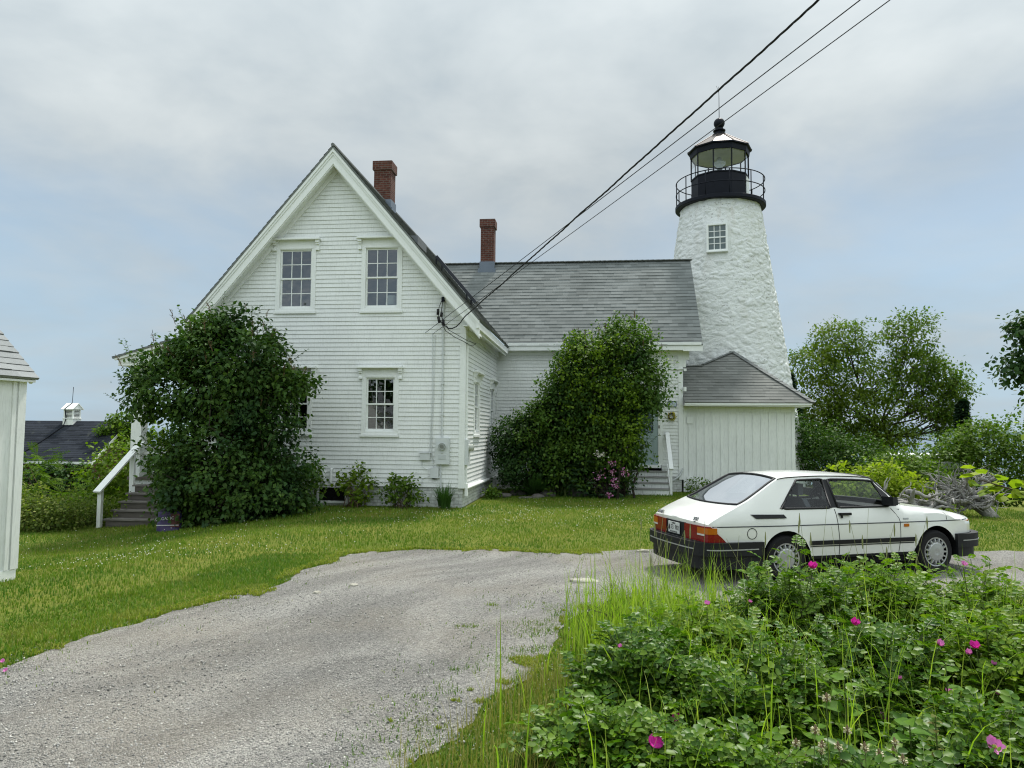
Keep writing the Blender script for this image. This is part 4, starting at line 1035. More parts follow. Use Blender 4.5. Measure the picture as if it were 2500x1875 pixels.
# ribbons in plan
def ribbon(mb,path,z0,z1,th,both=True,zf=None):
    P=list(path)
    if both: P=P+[(a,-b) for a,b in P[::-1][1:]] if abs(P[-1][1])<1e-6 else P
    n=len(P); out=[];inn=[]
    for i in range(n):
        a=Vector(P[max(i-1,0)]); b=Vector(P[min(i+1,n-1)]); d=(b-a).normalized(); nn=Vector((d.y,-d.x))
        out.append(Vector(P[i])); inn.append(Vector(P[i])+nn*th)
    f=lambda i:(zf(i/(n-1)) if zf else (z0,z1))
    vs=[]
    for i in range(n):
        za,zb=f(i); vs+=[(out[i].x,out[i].y,za),(out[i].x,out[i].y,zb),(inn[i].x,inn[i].y,zb),(inn[i].x,inn[i].y,za)]
    fs=[(0,1,2,3),((n-1)*4+3,(n-1)*4+2,(n-1)*4+1,(n-1)*4)]
    for i in range(n-1):
        for k in range(4): fs.append((i*4+k,i*4+4+k,i*4+4+(k+1)%4,i*4+(k+1)%4))
    mb.add(vs,fs)
def sp(pts,n=6): return [tuple(q) for q in smooth_line(pts,.05)]
RB=sp([(-.365,-.864),(-.7,-.868),(-.97,-.862),(-1.14,-.82),(-1.25,-.70),(-1.305,-.4),(-1.32,0.)]); 
m=MB(); ribbon(m,RB,.375,.548,.09); b=m.build('rear_bumper',RUB,car)
off=lambda P,o:[(a*1+(-o if a<1 else o)*(.25 if abs(b)>.83 else 1),b*(1+o*1.2)) for a,b in P]
m=MB(); ribbon(m,off(RB,.006)[2:16],.452,.466,.02,False); P2=off(RB,.006)[19:]; ribbon(m,P2+[(a,-b) for a,b in P2[::-1][1:]],.452,.466,.02,False); m.build('bumper_strip',STRIP,b)
m=MB(); ribbon(m,[(a*.965 if a<-.4 else a,b*.955) for a,b in RB],.20,.374,.05); m.build('rear_valance',RUB,car)
FB=sp([(2.875,-.855),(3.1,-.845),(3.34,-.77),(3.49,-.59),(3.555,-.3),(3.57,0.)])
m=MB(); ribbon(m,FB,.36,.555,-.09); b=m.build('front_bumper',RUB,car)
m=MB(); ribbon(m,off(FB,.006)[2:14],.455,.468,-.02,False); m.build('bumper_strip',STRIP,b)
m=MB(); ribbon(m,[(a*.985 if a>2.9 else a,b*.95) for a,b in FB],.22,.359,-.05); m.build('front_valance',RUB,car)
# rear lamps
TB=sp([(-.90,-.795),(-1.02,-.785),(-1.112,-.775),(-1.168,-.712),(-1.19,-.5),(-1.212,-.26)])
zt=lambda s: (.55, .552+.20*min(1,max(0.,s/.26)))
def pair_ribbon(path,z0,z1,th,name,mat,parents,zf=None):
    out=[]
    for s,par in zip((1,-1),parents):
        m=MB(); ribbon(m,path,z0,z1,th,False,zf)
        if s<0: m.v=[(a,-b,c) for a,b,c in m.v]; m.f=[tuple(reversed(f)) for f in m.f]
        out.append(m.build(name,mat,par))
    return out
lm=pair_ribbon(TB,0,0,.04,'tail_lamp',REDL,(car,car),zt)
cut=[p for p in TB if -.79<p[1]<-.50]; cut=[(a-.006,b-.004) for a,b in cut]
pair_ribbon(cut,.655,.735,.03,'amber_lens',AMB,lm); cut2=[(a-.001,b) for a,b in cut if -.72<b]; pair_ribbon(cut2,.632,.6545,.03,'reverse_lens',CLR,lm)
m=MB(); ribbon(m,[(-1.204,-.27),(-1.213,-.12),(-1.215,0.)],.55,.755,.04); m.build('plate_panel',RUB,car)
pl=MB(); pl.box(-1.232,-1.222,-.155,.155,.585,.735); pt=pl.build('licence_plate',plain('plate_white',(.62,.64,.63),.4),car)
INK=plain('plate_ink',(.03,.03,.035),.5); MR=Matrix.Rotation(R(-90),4,'Z')@Matrix.Rotation(R(90),4,'X')
text_mesh('73  902',.088,INK,'plate_digits',pt,Matrix.Translation((-1.2345,-.035,.66))@MR,.0008,sx=.82)
text_mesh('MAINE',.034,INK,'plate_letters',pt,Matrix.Translation((-1.2345,0,.717))@MR,.0008); text_mesh('VACATIONLAND',.026,INK,'plate_letters',pt,Matrix.Translation((-1.2345,0,.60))@MR,.0008)
m=MB(); m.face([(-1.2346,.145,.63),(-1.2346,.125,.615),(-1.2346,.10,.64),(-1.2346,.105,.675),(-1.2346,.12,.70),(-1.2346,.135,.685),(-1.2346,.14,.66)][::-1]); m.build('plate_emblem',INK,pt)
BADGE=plain('badge_grey',(.16,.17,.18),.35,.5,.4)
tilt=R(62); MB_=Matrix.Rotation(R(-90),4,'Z')@Matrix.Rotation(tilt,4,'X')
text_mesh('SAAB i',.075,BADGE,'badge',car,Matrix.Translation((-1.168,.50,.828))@Matrix.Rotation(R(-5),4,'Z')@MB_,.004,.2)
text_mesh('900',.075,BADGE,'badge',car,Matrix.Translation((-1.165,-.48,.828))@Matrix.Rotation(R(5),4,'Z')@MB_,.004,.2); text_mesh('TURBO'[:0]+'i 16',.03,BADGE,'badge',car,Matrix.Translation((-1.172,-.46,.79))@Matrix.Rotation(R(5),4,'Z')@MB_,.004)
m=MB(); m.tube([(-.9,.45,.25),(-1.27,.47,.25)],.03,10); m.build('exhaust',plain('exhaust',(.03,.03,.03),.5),car)
# front lamps and grille
FL=sp([(3.10,-.762),(3.22,-.715),(3.33,-.62),(3.37,-.55)])
lo=pair_ribbon(FL,.615,.735,-.03,'indicator',AMB,(car,car)); pair_ribbon(FL,.565,.6145,-.03,'clear_lens',CLR,lo)
pair_ribbon(sp([(3.375,-.545),(3.43,-.3),(3.435,-.27)]),.58,.73,-.03,'headlight',CLR,(car,car))
m=MB(); ribbon(m,[(3.44,-.26),(3.452,-.1),(3.455,0.)],.57,.735,-.03); m.build('grille',RUB,car)
# wheel wells, underbody, cabin
m=MB()
for ac in (0,2.51):
    for s in (-1,1):
        n=20; R0=.372
        for k in range(n):
            t0=math.pi*k/n-.15*(1-2*k/n)*0; t1=math.pi*(k+1)/n
            p=lambda t,y:(ac+R0*math.cos(t),y,.31+R0*math.sin(t))
            m.face([p(t0,s*.83),p(t1,s*.83),p(t1,s*.50),p(t0,s*.50)])
        m.face([(ac+R0*math.cos(math.pi*k/n),s*.5,.31+R0*math.sin(math.pi*k/n)) for k in range(n+1)])
m.box(-1.05,-.38,-.72,.72,.21,.42); m.box(-.38,.38,-.49,.49,.21,.42); m.box(.38,2.13,-.76,.76,.19,.31); m.box(2.13,2.89,-.49,.49,.2,.45); m.box(2.89,3.3,-.7,.7,.22,.42)
m.build('underbody',plain('underbody',(.01,.01,.011),.9,.1),car)
m=MB(); m.box(-.9,1.95,-.76,.76,.311,.36); m.box(-.95,-.1,-.66,.66,.361,.74); m.box(1.72,2.1,-.70,.70,.361,.93); m.tube([(1.55,.40,.97),(1.50,.40,1.05)],.02)
m.tube([(1.5+.03*math.sin(x),.38+.18*math.cos(x),1.0+.17*math.sin(x)) for x in np.linspace(0,6.283,20)[:-1]],.014,6,closed=True)
for s in (-1,1): m.box(.3,1.9,s*.775-.02,s*.775+.02,.361,.93); m.box(-.60,.3,s*.70-.02,s*.70+.02,.361,.86)
m.box(1.40,1.44,-.10,.10,1.27,1.34)
m.build('cabin',DARKIN,car)
for s in (-.36,.36):
    m=MB(); m.box(.60,1.12,s-.26,s+.26,.362,.56)
    bk=[]
    for k,(z,w,th) in enumerate(((.55,.25,.10),(.75,.26,.10),(.98,.245,.09),(1.08,.20,.08))):
        x=.66-.30*(z-.55); bk.append((x,z,w,th))
    vs=[];fs=[]
    for x,z,w,th in bk: vs+=[(x-th/2,s-w,z),(x+th/2,s-w*.95,z),(x+th/2,s+w*.95,z),(x-th/2,s+w,z)]
    for i in range(3):
        for k in range(4): fs.append((i*4+k,i*4+4+k,i*4+4+(k+1)%4,i*4+(k+1)%4))
    fs.append((12,13,14,15)); m.add(vs,fs)
    for dz in (0,): m.box(.44,.53,s-.14,s+.14,1.12,1.28); m.bar((.50,s-.07,1.05),(.49,s-.07,1.14),.02,.02,0,(1,0,0)); m.bar((.50,s+.07,1.05),(.49,s+.07,1.14),.02,.02,0,(1,0,0))
    m.build('seat',SEAT,car)
m=MB(); m.box(-.25,.25,-.60,.60,.362,.58); m.add([(x,y,z) for y in (-.60,.60) for x,z in ((-.30,.58),(-.15,.58),(-.26,1.0),(-.36,1.0))],[(0,1,2,3),(7,6,5,4),(0,4,5,1),(1,5,6,2),(2,6,7,3),(3,7,4,0)]); m.build('rear_seat',SEAT,car)
# wheels
def wheel(ac,s):
    m=MB(); prof=[(.20,-.085),(.275,-.095),(.30,-.07),(.308,-.03),(.308,.03),(.30,.07),(.275,.095),(.20,.085)]
    vs=[];fs=[];n=40
    for i,(r,y) in enumerate(prof):
        for k in range(n): x=2*math.pi*k/n; vs.append((ac+r*math.cos(x),s*.735+y,.308+r*math.sin(x)))
    for i in range(len(prof)-1):
        for k in range(n): fs.append((i*n+k,i*n+(k+1)%n,(i+1)*n+(k+1)%n,(i+1)*n+k))
    m.add(vs,fs); o=m.build('wheel',TYRE,car,50)
    m=MB(); yo=s*.735+s*.080; 
    def ring(r,y): return [(ac+r*math.cos(2*math.pi*k/n),yo+s*y,.308+r*math.sin(2*math.pi*k/n)) for k in range(n)]
    m.face(ring(.205,-.035) if s>0 else ring(.205,-.035)[::-1]); m.build('wheel_disc',RUB,o)
    m=MB(); pr=[(.018,.022),(.05,.026),(.12,.020),(.138,.010),(.138,-.02)]
    for i in range(len(pr)-1):
        a=ring(*pr[i]);b=ring(*pr[i+1])
        for k in range(n): m.face([a[k],a[(k+1)%n],b[(k+1)%n],b[k]])
    m.face(ring(.018,.022))
    a=ring(.188,.004);b=ring(.206,.008);c=ring(.209,-.02)
    for k in range(n): m.face([a[k],a[(k+1)%n],b[(k+1)%n],b[k]]); m.face([b[k],b[(k+1)%n],c[(k+1)%n],c[k]])
    for k in range(15):
        x=2*math.pi*k/15; d=Vector((math.cos(x),0,math.sin(x))); tt=Vector((-math.sin(x),0,math.cos(x))); O=Vector((ac,yo,.308)); Yv=Vector((0,s,0))
        vs=[]
        for r,w,h in ((.125,.020,.016),(.16,.018,.020),(.19,.011,.010)):
            for sg_,hh in ((-1,-.02),(-.55,h),(.55,h),(1,-.02)): vs.append(O+d*r+tt*(w*sg_)+Yv*hh)
        m.add(vs,[(i*4+j,i*4+j+1,i*4+j+5,i*4+j+4) for i in range(2) for j in range(3)])
    m.build('hub_cap',SILV,o,35)
for ac in (0,2.51):
    for s in (-1,1): wheel(ac,s)
for s in (-1,1):
  m=MB()
  if 1: m.box(-.46,-.44,s*.80-.09*s-.08,s*.80-.09*s+.08,.12,.40); m.box(2.06,2.08,s*.71-.08,s*.71+.08,.14,.40)
  m.build('mud_flap',RUB,car)
# ------------------------------------------------------------------ vegetation
def nrm(v): return v/np.maximum(np.linalg.norm(v,axis=-1,keepdims=True),1e-9)
def leafset(name,P,D,Nn,S,tm,mat,parent=None,smooth=False):
    tv,tf=tm; D=nrm(D); Yv=nrm(np.cross(Nn,D)); Zv=np.cross(D,Yv)
    S=np.asarray(S)[:,None,None]
    V=P[:,None]+S*(tv[None,:,0:1]*D[:,None]+tv[None,:,1:2]*Yv[:,None]+tv[None,:,2:3]*Zv[:,None])
    k=len(tv); n=len(P); off=(np.arange(n)*k)[:,None,None]
    F=[(np.asarray(f)[None]+off).reshape(-1,np.asarray(f).shape[1]) for f in tf]
    return npmesh(name,V.reshape(-1,3),F,mat,parent,smooth)
# templates: (verts, [tri array, quad array])
LILAC=(np.array([(0,0,0),(.22,.33,.07),(.22,-.33,.07),(.28,0,.0),(.6,.27,.03),(.6,-.27,.03),(.65,0,-.05),(1,0,-.20)],float),
       [np.array([(0,3,1),(0,2,3),(4,6,7),(6,5,7)]),np.array([(1,3,6,4),(3,2,5,6)])])
SIMPLE=(np.array([(0,0,0),(.45,.30,.06),(.45,-.30,.06),(1,0,-.12)],float),[np.array([(0,3,1),(0,2,3)]),np.zeros((0,4),int)])
OVAL=(np.array([(0,0,0),(.3,.36,.04),(.3,-.36,.04),(.75,.30,-.02),(.75,-.30,-.02),(1,0,-.12),(.5,0,-.02)],float),
       [np.array([(0,6,1),(0,2,6),(1,6,3),(6,2,4),(3,6,5),(6,4,5)]),np.zeros((0,4),int)])
LONG=(np.array([(0,0,0),(.35,.13,.03),(.35,-.13,.03),(.7,.10,-.05),(.7,-.10,-.05),(1,0,-.2),(.5,0,-.02)],float),OVAL[1])
def compound(nl=7,droop=.25):
    vs=[];tr=[];qd=[]
    def leaflet(o,d,size,zt):
        d=nrm(np.array(d,float)); y=np.cross((0,0,1.),d); y=nrm(y); z=np.cross(d,y); b=len(vs)
        for a,w,h in ((0,0,0),(.28,.33,.09),(.28,-.33,.09),(.3,0,-.03),(.7,.30,.05),(.7,-.30,.05),(.72,0,-.06),(1,0,-.12)):
            vs.append(tuple(np.array(o)+size*(a*d+w*y+h*z)))
        tr.extend([(b,b+3,b+1),(b,b+2,b+3),(b+4,b+6,b+7),(b+6,b+5,b+7)]); qd.extend([(b+1,b+3,b+6,b+4),(b+3,b+2,b+5,b+6)])
    for i,x in enumerate(np.linspace(.22,.78,(nl-1)//2)):
        z=-droop*x*x
        for s in (1,-1): leaflet((x,s*.01,z),(.42,s*.9,-.12),.34-.03*abs(i-1),0)
    leaflet((.86,0,-droop*.75),(1,0,-.45),.36,0)
    b=len(vs)
    for x in (0,.45,.86): vs.append((x,.008,-droop*x*x)); vs.append((x,-.008,-droop*x*x))
    qd.extend([(b,b+1,b+3,b+2),(b+2,b+3,b+5,b+4)])
    return np.array(vs),[np.array(tr),np.array(qd)]
ROSE=compound(7,.28)
def pinnate(n=10,wid=.2):
    vs=[];tr=[]
    for i in range(n):
        x=.12+.85*i/n; w=wid*math.sin(math.pi*(.12+.86*(1-i/n))); z=-.28*x*x
        for s in (1,-1):
            b=len(vs); vs+=[(x,0,z),(x+.05,s*w*.5+.0,z+.02),(x+.10,s*w,z-.03),(x-.005+.05,s*w*.5,z-.01)] ; vs[b+1]=(x+.075,s*w*.5,z+.015); vs[b+3]=(x+.01,s*w*.5,z+.005)
            tr+=[(b,b+1,b+2),(b,b+2,b+3)]
    b=len(vs); vs+=[(0,.006,0),(0,-.006,0),(1,0,-.28)]; tr.append((b,b+1,b+2))
    return np.array(vs,float),[np.array(tr),np.zeros((0,4),int)]
FERN=pinnate(14,.17); SUMAC=pinnate(9,.26)

def rdir(n): return nrm(rng.normal(size=(n,3)))
def lobes_pts(lobes,ncl,rmin=.55,rough=.22,seed=0.,zmin=0.05):
    w=np.array([l[3]*l[4]+l[4]*l[5]+l[3]*l[5] for l in lobes]); w/=w.sum()
    ch=rng.choice(len(lobes),ncl,p=w); Lb=np.array([l[:6] for l in lobes])
    d=rdir(ncl); u=rng.random(ncl); r=rmin+(1-rmin)*u**.55
    sc=np.array([1+rough*noise.noise(Vector(q)*2.1+Vector((seed,c_*3.7,0)))*2 for q,c_ in zip(d,ch)])
    P=Lb[ch,:3]+d*Lb[ch,3:]*(r*sc)[:,None]; k=P[:,2]>zmin
    return P[k],d[k]
def foliage(name,parent,lobes,ncl,per,spread,size,tm,mat,rmin=.5,droop=.35,up=.7,seed=0.,rough=.22,zoff=0.,zmin=.05,flat=1.):
    C,d=lobes_pts(lobes,ncl,rmin,rough,seed,zmin); n=len(C)*per
    P=np.repeat(C,per,0)+rng.normal(size=(n,3))*spread*np.array([1,1,.75*flat]); dd=np.repeat(d,per,0)
    D=dd*.7+rng.normal(size=(n,3))*.65+np.array([0,0,-droop]); Nn=np.array([0,0,up])+dd*.45+rng.normal(size=(n,3))*.35
    P[:,2]=np.maximum(P[:,2],zmin); s=size*rng.uniform(.65,1.25,n)
    return leafset(name,P,D,Nn,s,tm,mat,parent),C
def limbs(name,parent,base,C,n,r0,mat,wob=.12,lo=0.,hub=None,spread=.15):
    m=MB(); idx=rng.choice(len(C),min(n,len(C)),replace=False)
    for i in idx:
        b=Vector(base)+Vector((rng.normal()*spread,rng.normal()*spread,0)); e=Vector(C[i]); h=Vector(hub) if hub is not None else b.lerp(e,.45)+Vector((0,0,(e.z-b.z)*.18))
        pts=[b,b.lerp(h,.5)+Vector(rng.normal(size=3)*wob*.4),h+Vector(rng.normal(size=3)*wob),h.lerp(e,.5)+Vector(rng.normal(size=3)*wob),e]
        m.tube(pts,[r0,r0*.85,r0*.6,r0*.35,r0*.12],6)
    return m.build(name,mat,parent,True)
BARK=plain('bark',(.075,.062,.05),.95,.1,vary=.5,scale=12,bump=.02); TWIG=plain('twig',(.10,.075,.055),.9,.1,vary=.4); GSTEM=plain('green_stem',(.10,.14,.035),.7,.3,vary=.3)
G_LILAC=m_leaf('lilac_leaves',[(.034,.084,.016),(.056,.118,.02),(.09,.155,.024),(.04,.095,.02)],.42,.4,.30,((.022,.058,.022),.9,.45,.7))
G_LILB=m_leaf('fresh_lilac_leaves',[(.045,.105,.015),(.07,.14,.018),(.105,.175,.02),(.05,.115,.016)],.42,.4,.32,((.03,.075,.02),.9,.45,.7))
G_LIL2=m_leaf('dark_shrub_leaves',[(.022,.060,.016),(.034,.080,.020),(.052,.105,.022)],.45,.4,.28)
G_VINE=m_leaf('bittersweet_leaves',[(.11,.19,.012),(.15,.225,.015),(.085,.16,.013)],.45,.4,.35)
G_MID=m_leaf('shrub_leaves',[(.06,.13,.014),(.09,.165,.018),(.13,.20,.022),(.05,.105,.014)],.5,.35,.35)
G_YEL=m_leaf('yellow_green_leaves',[(.22,.30,.02),(.28,.34,.03),(.16,.25,.02)],.5,.35,.45)
G_TREE=m_leaf('tree_leaves',[(.055,.125,.014),(.09,.16,.016),(.13,.185,.018),(.045,.105,.018)],.5,.35,.40,((.12,.175,.014),.35,.45,.65))
G_ROSE=m_leaf('rose_leaves',[(.034,.095,.008),(.056,.135,.010),(.088,.175,.012),(.145,.235,.018),(.045,.11,.010)],.30,.5,.30,((.12,.20,.024),1.1,.5,.75))
G_ROSE2=m_leaf('rose_leaves_yellowish',[(.062,.145,.010),(.10,.19,.013),(.15,.24,.018),(.19,.265,.022)],.32,.45,.36,((.11,.21,.018),1.3,.45,.7))
G_ROSE3=m_leaf('rose_leaves_deep',[(.03,.088,.009),(.05,.12,.011),(.078,.158,.013),(.12,.20,.018)],.30,.5,.28)
G_WEED=m_leaf('weed_leaves',[(.08,.19,.016),(.12,.235,.02),(.16,.27,.025)],.5,.35,.45)
G_CONIF=m_leaf('conifer_needles',[(.012,.034,.02),(.02,.05,.024),(.03,.06,.02)],.6,.3,.1)
DRYP=m_leaf('dry_panicles',[(.13,.085,.05),(.17,.11,.06),(.10,.08,.045)],.9,.1,.1)

def sprigs(name,parent,C,d,n,mat,L=.28):
    """old flower panicles and bare tips sticking out of the crown"""
    idx=np.argsort(-(C[:,2]+rng.normal(size=len(C))*.5))[:n]
    for i in idx:
        m=MB(); p=Vector(C[i])+Vector((0,0,.08)); dr=(Vector(d[i])*.6+Vector((0,0,.8))).normalized(); l=L*random.uniform(.6,1.3)
        m.tube([p,p+dr*l],[.008,.003],4)
        for k in range(8):
            q=p+dr*l*(.3+.1*k); e=q+(Vector(rng.normal(size=3))*.6+dr).normalized()*l*.28; m.tube([q,e],[.008,.004],3,caps=False)
        m.build('dry_panicle',mat,parent)

def shoots(name,parent,C,d,n,tm,mat,stem,L=.42,size=.10,nl=9):
    idx=rng.choice(len(C),min(n,len(C)),replace=False); P=[];D=[];Nn=[];m=MB()
    for i in idx:
        p=Vector(C[i]); dr=(Vector(d[i])*.75+Vector((rng.normal()*.25,rng.normal()*.25,.55))).normalized(); l=L*random.uniform(.5,1.4)
        m.tube([p-dr*.25,p+dr*l],[.006,.002],4,caps=False)
        for k in range(nl):
            u=(k+.5)/nl; th=k*2.4+i; a=Vector((math.cos(th),math.sin(th),-.15)); P.append(p+dr*l*u); D.append(a*.8+dr*.6); Nn.append(Vector((0,0,1))+dr*.3+Vector(rng.normal(size=3))*.3)
    tag(m.build('twigs',stem,parent),kind='stuff'); n=len(P); leafset(name,np.array(P),np.array(D),np.array(Nn),size*rng.uniform(.6,1.2,n),tm,mat,parent)
# --- big lilac in front of the gable
lx,ly=-6.75,17.55; zb=gz1(lx,ly)
lil=empty('lilac_bush',(lx,ly,zb),0,'huge dark green lilac bush beside the porch steps, hiding the left side of the gable','bush')
LB=[(-.15,.1,1.2,1.65,1.3,1.45),(-.40,.2,3.30,1.3,1.05,1.25),(.40,.2,3.50,.95,1.,1.2),(-1.45,.1,3.1,1.0,.9,.95),(.70,.1,2.45,.86,.9,.9),(.95,.1,.95,1.0,.95,1.0),(-.95,.2,.75,.80,.9,.9),(-.8,.1,3.95,.75,.7,.75),(1.25,-.1,3.25,.50,.5,.40),(.3,.0,.45,1.6,1.1,.6),(-.2,.1,4.5,.5,.5,.45),(1.75,-.1,3.2,.25,.3,.2)]
LB=[(x,y,z-zb*.0+.1,a,b,c) for x,y,z,a,b,c in LB]
fo_,C=foliage('foliage',lil,LB,1500,26,.145,.115,LILAC,G_LILAC,.5,seed=1.,rough=.3)
limbs('stems',lil,(0,0,0),C,46,.045,BARK,.15,spread=.35)
C2,d2=lobes_pts(LB,420,.95,.3,1.); shoots('shoot_leaves',lil,C2,d2,170,LILAC,G_LILAC,TWIG)
C2,d2=lobes_pts(LB,260,.95,.22,1.); sprigs('panicles',lil,C2,d2,70,DRYP)
# --- lilac group before the wing
lx,ly=2.85,22.55
l2=empty('lilac_bush',(lx,ly,0),0,'tall round lilac overgrown with yellow-green vine, left of the grey-green door','bush')
LB=[(-.9,.2,3.9,.7,.7,.75),(-.55,.2,4.55,.6,.6,.55),(-.35,.3,3.4,1.25,.9,1.35),(.65,.3,3.75,1.15,.9,1.5),(.75,.2,4.75,.7,.7,.75),(1.15,.2,3.4,.85,.8,.95),(-.3,.2,2.0,1.45,.85,1.4),(.35,.2,1.6,.85,.75,1.35),(-1.15,.2,2.9,.85,.7,.95),(-1.75,.25,2.2,.8,.7,.8),(-1.2,.2,1.3,1.2,.8,1.2)]
fo_,C=foliage('foliage',l2,LB,1700,24,.145,.105,LILAC,G_LILB,.5,seed=2.,rough=.3)
limbs('stems',l2,(.2,.2,0),C,36,.04,BARK,.12,spread=.3)
VB=[(-.75,-.35,4.55,.75,.5,.45),(-1.0,-.45,3.75,.45,.45,.8),(-.2,-.62,3.8,.6,.35,.65),(-.35,-.7,3.0,.35,.25,.9),(.55,-.72,3.0,.35,.25,.7),(.75,-.68,2.35,.38,.3,.75),(.35,-.7,1.5,.45,.3,.6),(.35,-.5,4.6,.5,.35,.3),(-1.15,-.45,2.7,.16,.2,.75),(.8,-.6,1.75,.25,.25,.5)]
foliage('vine',l2,VB,270,9,.10,.085,OVAL,G_VINE,.5,seed=3.,zmin=.3)
C2,d2=lobes_pts(LB,420,.95,.3,2.); shoots('shoot_leaves',l2,C2,d2,150,LILAC,G_LILB,TWIG)
C2,d2=lobes_pts(LB[:4],160,.97,.22,2.); C2=C2[C2[:,2]>4.2] if (C2[:,2]>4.2).sum()>20 else C2; sprigs('panicles',l2,C2,np.tile([0,0,1.],(len(C2),1)),40,DRYP,.22)
l3=empty('shrub',(.75,23.0,0),0,'low dark green shrub in the angle between the gable block and the wing','bush')
LB=[(.0,.3,1.15,1.25,.9,1.15),(.45,.2,1.9,1.0,.8,.95),(-.65,.3,1.75,.6,.6,.8),(1.25,.0,.9,.9,.7,1.0),(.9,.1,2.3,.7,.6,.6)]
fo_,C=foliage('foliage',l3,LB,900,22,.14,.10,LILAC,G_LIL2,.5,seed=4.); limbs('stems',l3,(0,0,0),C,24,.03,BARK)
# --- rhododendron with pink flowers
rh=empty('rhododendron',(2.55,22.0,0),0,'rhododendron with long dark leaves and pink flower trusses behind the bed stones','shrub')
LB=[(0,.25,.65,.95,.45,.75),(.6,.3,.6,.6,.4,.65)]; C,d=lobes_pts(LB,150,.75,.2,5.)
n=len(C)*11; th=np.tile(np.arange(11)*2*math.pi/11,len(C))+np.repeat(rng.random(len(C))*6,11); D=np.stack([np.cos(th),np.sin(th),np.full(n,-.15)],-1)+np.repeat(d,11,0)*.3
leafset('foliage',np.repeat(C,11,0),D,np.tile([0,0,1.],(n,1))+rng.normal(size=(n,3))*.2,.16*rng.uniform(.7,1.1,n),LONG,m_leaf('rhododendron_leaves',[(.025,.06,.025),(.045,.09,.03)],.35,.5,.15),rh)
limbs('stems',rh,(.2,.25,0),C,16,.02,BARK,.06)
PINK=m_leaf('pink_petals',[(.42,.10,.32),(.52,.18,.42),(.62,.40,.55)],.6,.3,.3); WHP=m_leaf('white_petals',[(.6,.56,.56),(.66,.62,.6)],.6,.3,.3)
PET=(np.array([(0,0,0),(.5,.35,.12),(.5,-.35,.12),(1,.25,.25),(1,-.25,.25)],float),[np.array([(0,2,1)]),np.array([(1,2,4,3)])])
for px,pz,ww,mt in ((.42,1.08,.14,PINK),(.42,.80,.12,PINK),(.45,.55,.16,PINK),(.50,.40,.12,PINK),(.76,.82,.14,PINK),(.02,.70,.13,PINK),(-.02,1.35,.10,WHP),(.12,1.3,.08,WHP),(.3,.15,.10,PINK)):
    n=26; P=np.array([px,-.30,pz])+rng.normal(size=(n,3))*ww*.5*np.array([1,.4,1]); D=rdir(n)+np.array([0,-.6,.1]); leafset('flower_truss',P,D,rdir(n),.055*rng.uniform(.7,1.2,n),PET,mt,rh)
# --- small plants along the foundation
def clump(name,label,cat,x,y,lobes,ncl,per,spread,size,tm,mat,stems=0,sm_=TWIG,seed=0.,group=None,**kw):
    o=empty(name,(x,y,gz1(x,y)),0,label,cat,group); f,C=foliage('foliage',o,lobes,ncl,per,spread,size,tm,mat,kw.pop('rmin',.35),seed=seed,**kw)
    if stems: limbs('stems',o,(0,0,0),C,stems,.012,sm_,.05)
    return o
q=hw(-2.73,-.35); clump('shrub','yellow-green bush with bare reddish stems under the lower front window','shrub',q[0],q[1],[(-.1,0,.7,.34,.25,.28),(.15,0,.85,.25,.2,.28),(.3,0,.5,.22,.2,.25),(-.35,0,.6,.2,.2,.2),(.05,0,.3,.35,.25,.25)],75,7,.07,.10,OVAL,G_VINE,26,plain('red_twig',(.13,.075,.05),.9),seed=6.)
q=hw(-1.55,-.35); clump('shrub','leafy green bush against the foundation midway between the yellow bush and the corner','shrub',q[0],q[1],[(-.15,0,.42,.42,.28,.38),(.3,0,.38,.32,.25,.32),(.0,0,.7,.28,.2,.22)],95,8,.08,.085,OVAL,G_MID,16,TWIG,seed=7.)
q=hw(-4.25,-.45); clump('shrub','fresh green bush at the right foot of the big lilac, by the cellar window','shrub',q[0],q[1],[(-.2,0,.55,.5,.35,.5),(.3,0,.5,.4,.3,.45),(.25,0,1.05,.28,.2,.3),(-.4,-.1,.9,.3,.25,.3)],150,9,.09,.09,OVAL,G_MID,18,TWIG,seed=8.)
q=hw(.35,2.75); clump('weed_clump','low green weeds at the corner of the foundation under the white pipe','weeds',q[0],q[1],[(0,0,.15,.28,.3,.2)],40,7,.06,.08,OVAL,G_MID,0,seed=9.)
def blades(n,x,y,z,h,w,spread,bend,mat,name,parent,segs=4,hvar=.35,stiff=.55):
    th=rng.uniform(0,6.283,n); rr=np.sqrt(rng.random(n))*spread; bx,by=x+rr*np.cos(th)*1.,y+rr*np.sin(th)
    az=th+rng.normal(size=n)*.9; H=h*rng.uniform(1-hvar,1+hvar,n); be=bend*rng.uniform(.2,1.3,n)
    return bladeset(name,np.stack([bx,by,z+0*bx],-1),az,H,be,w*rng.uniform(.6,1.3,n),mat,parent,segs)
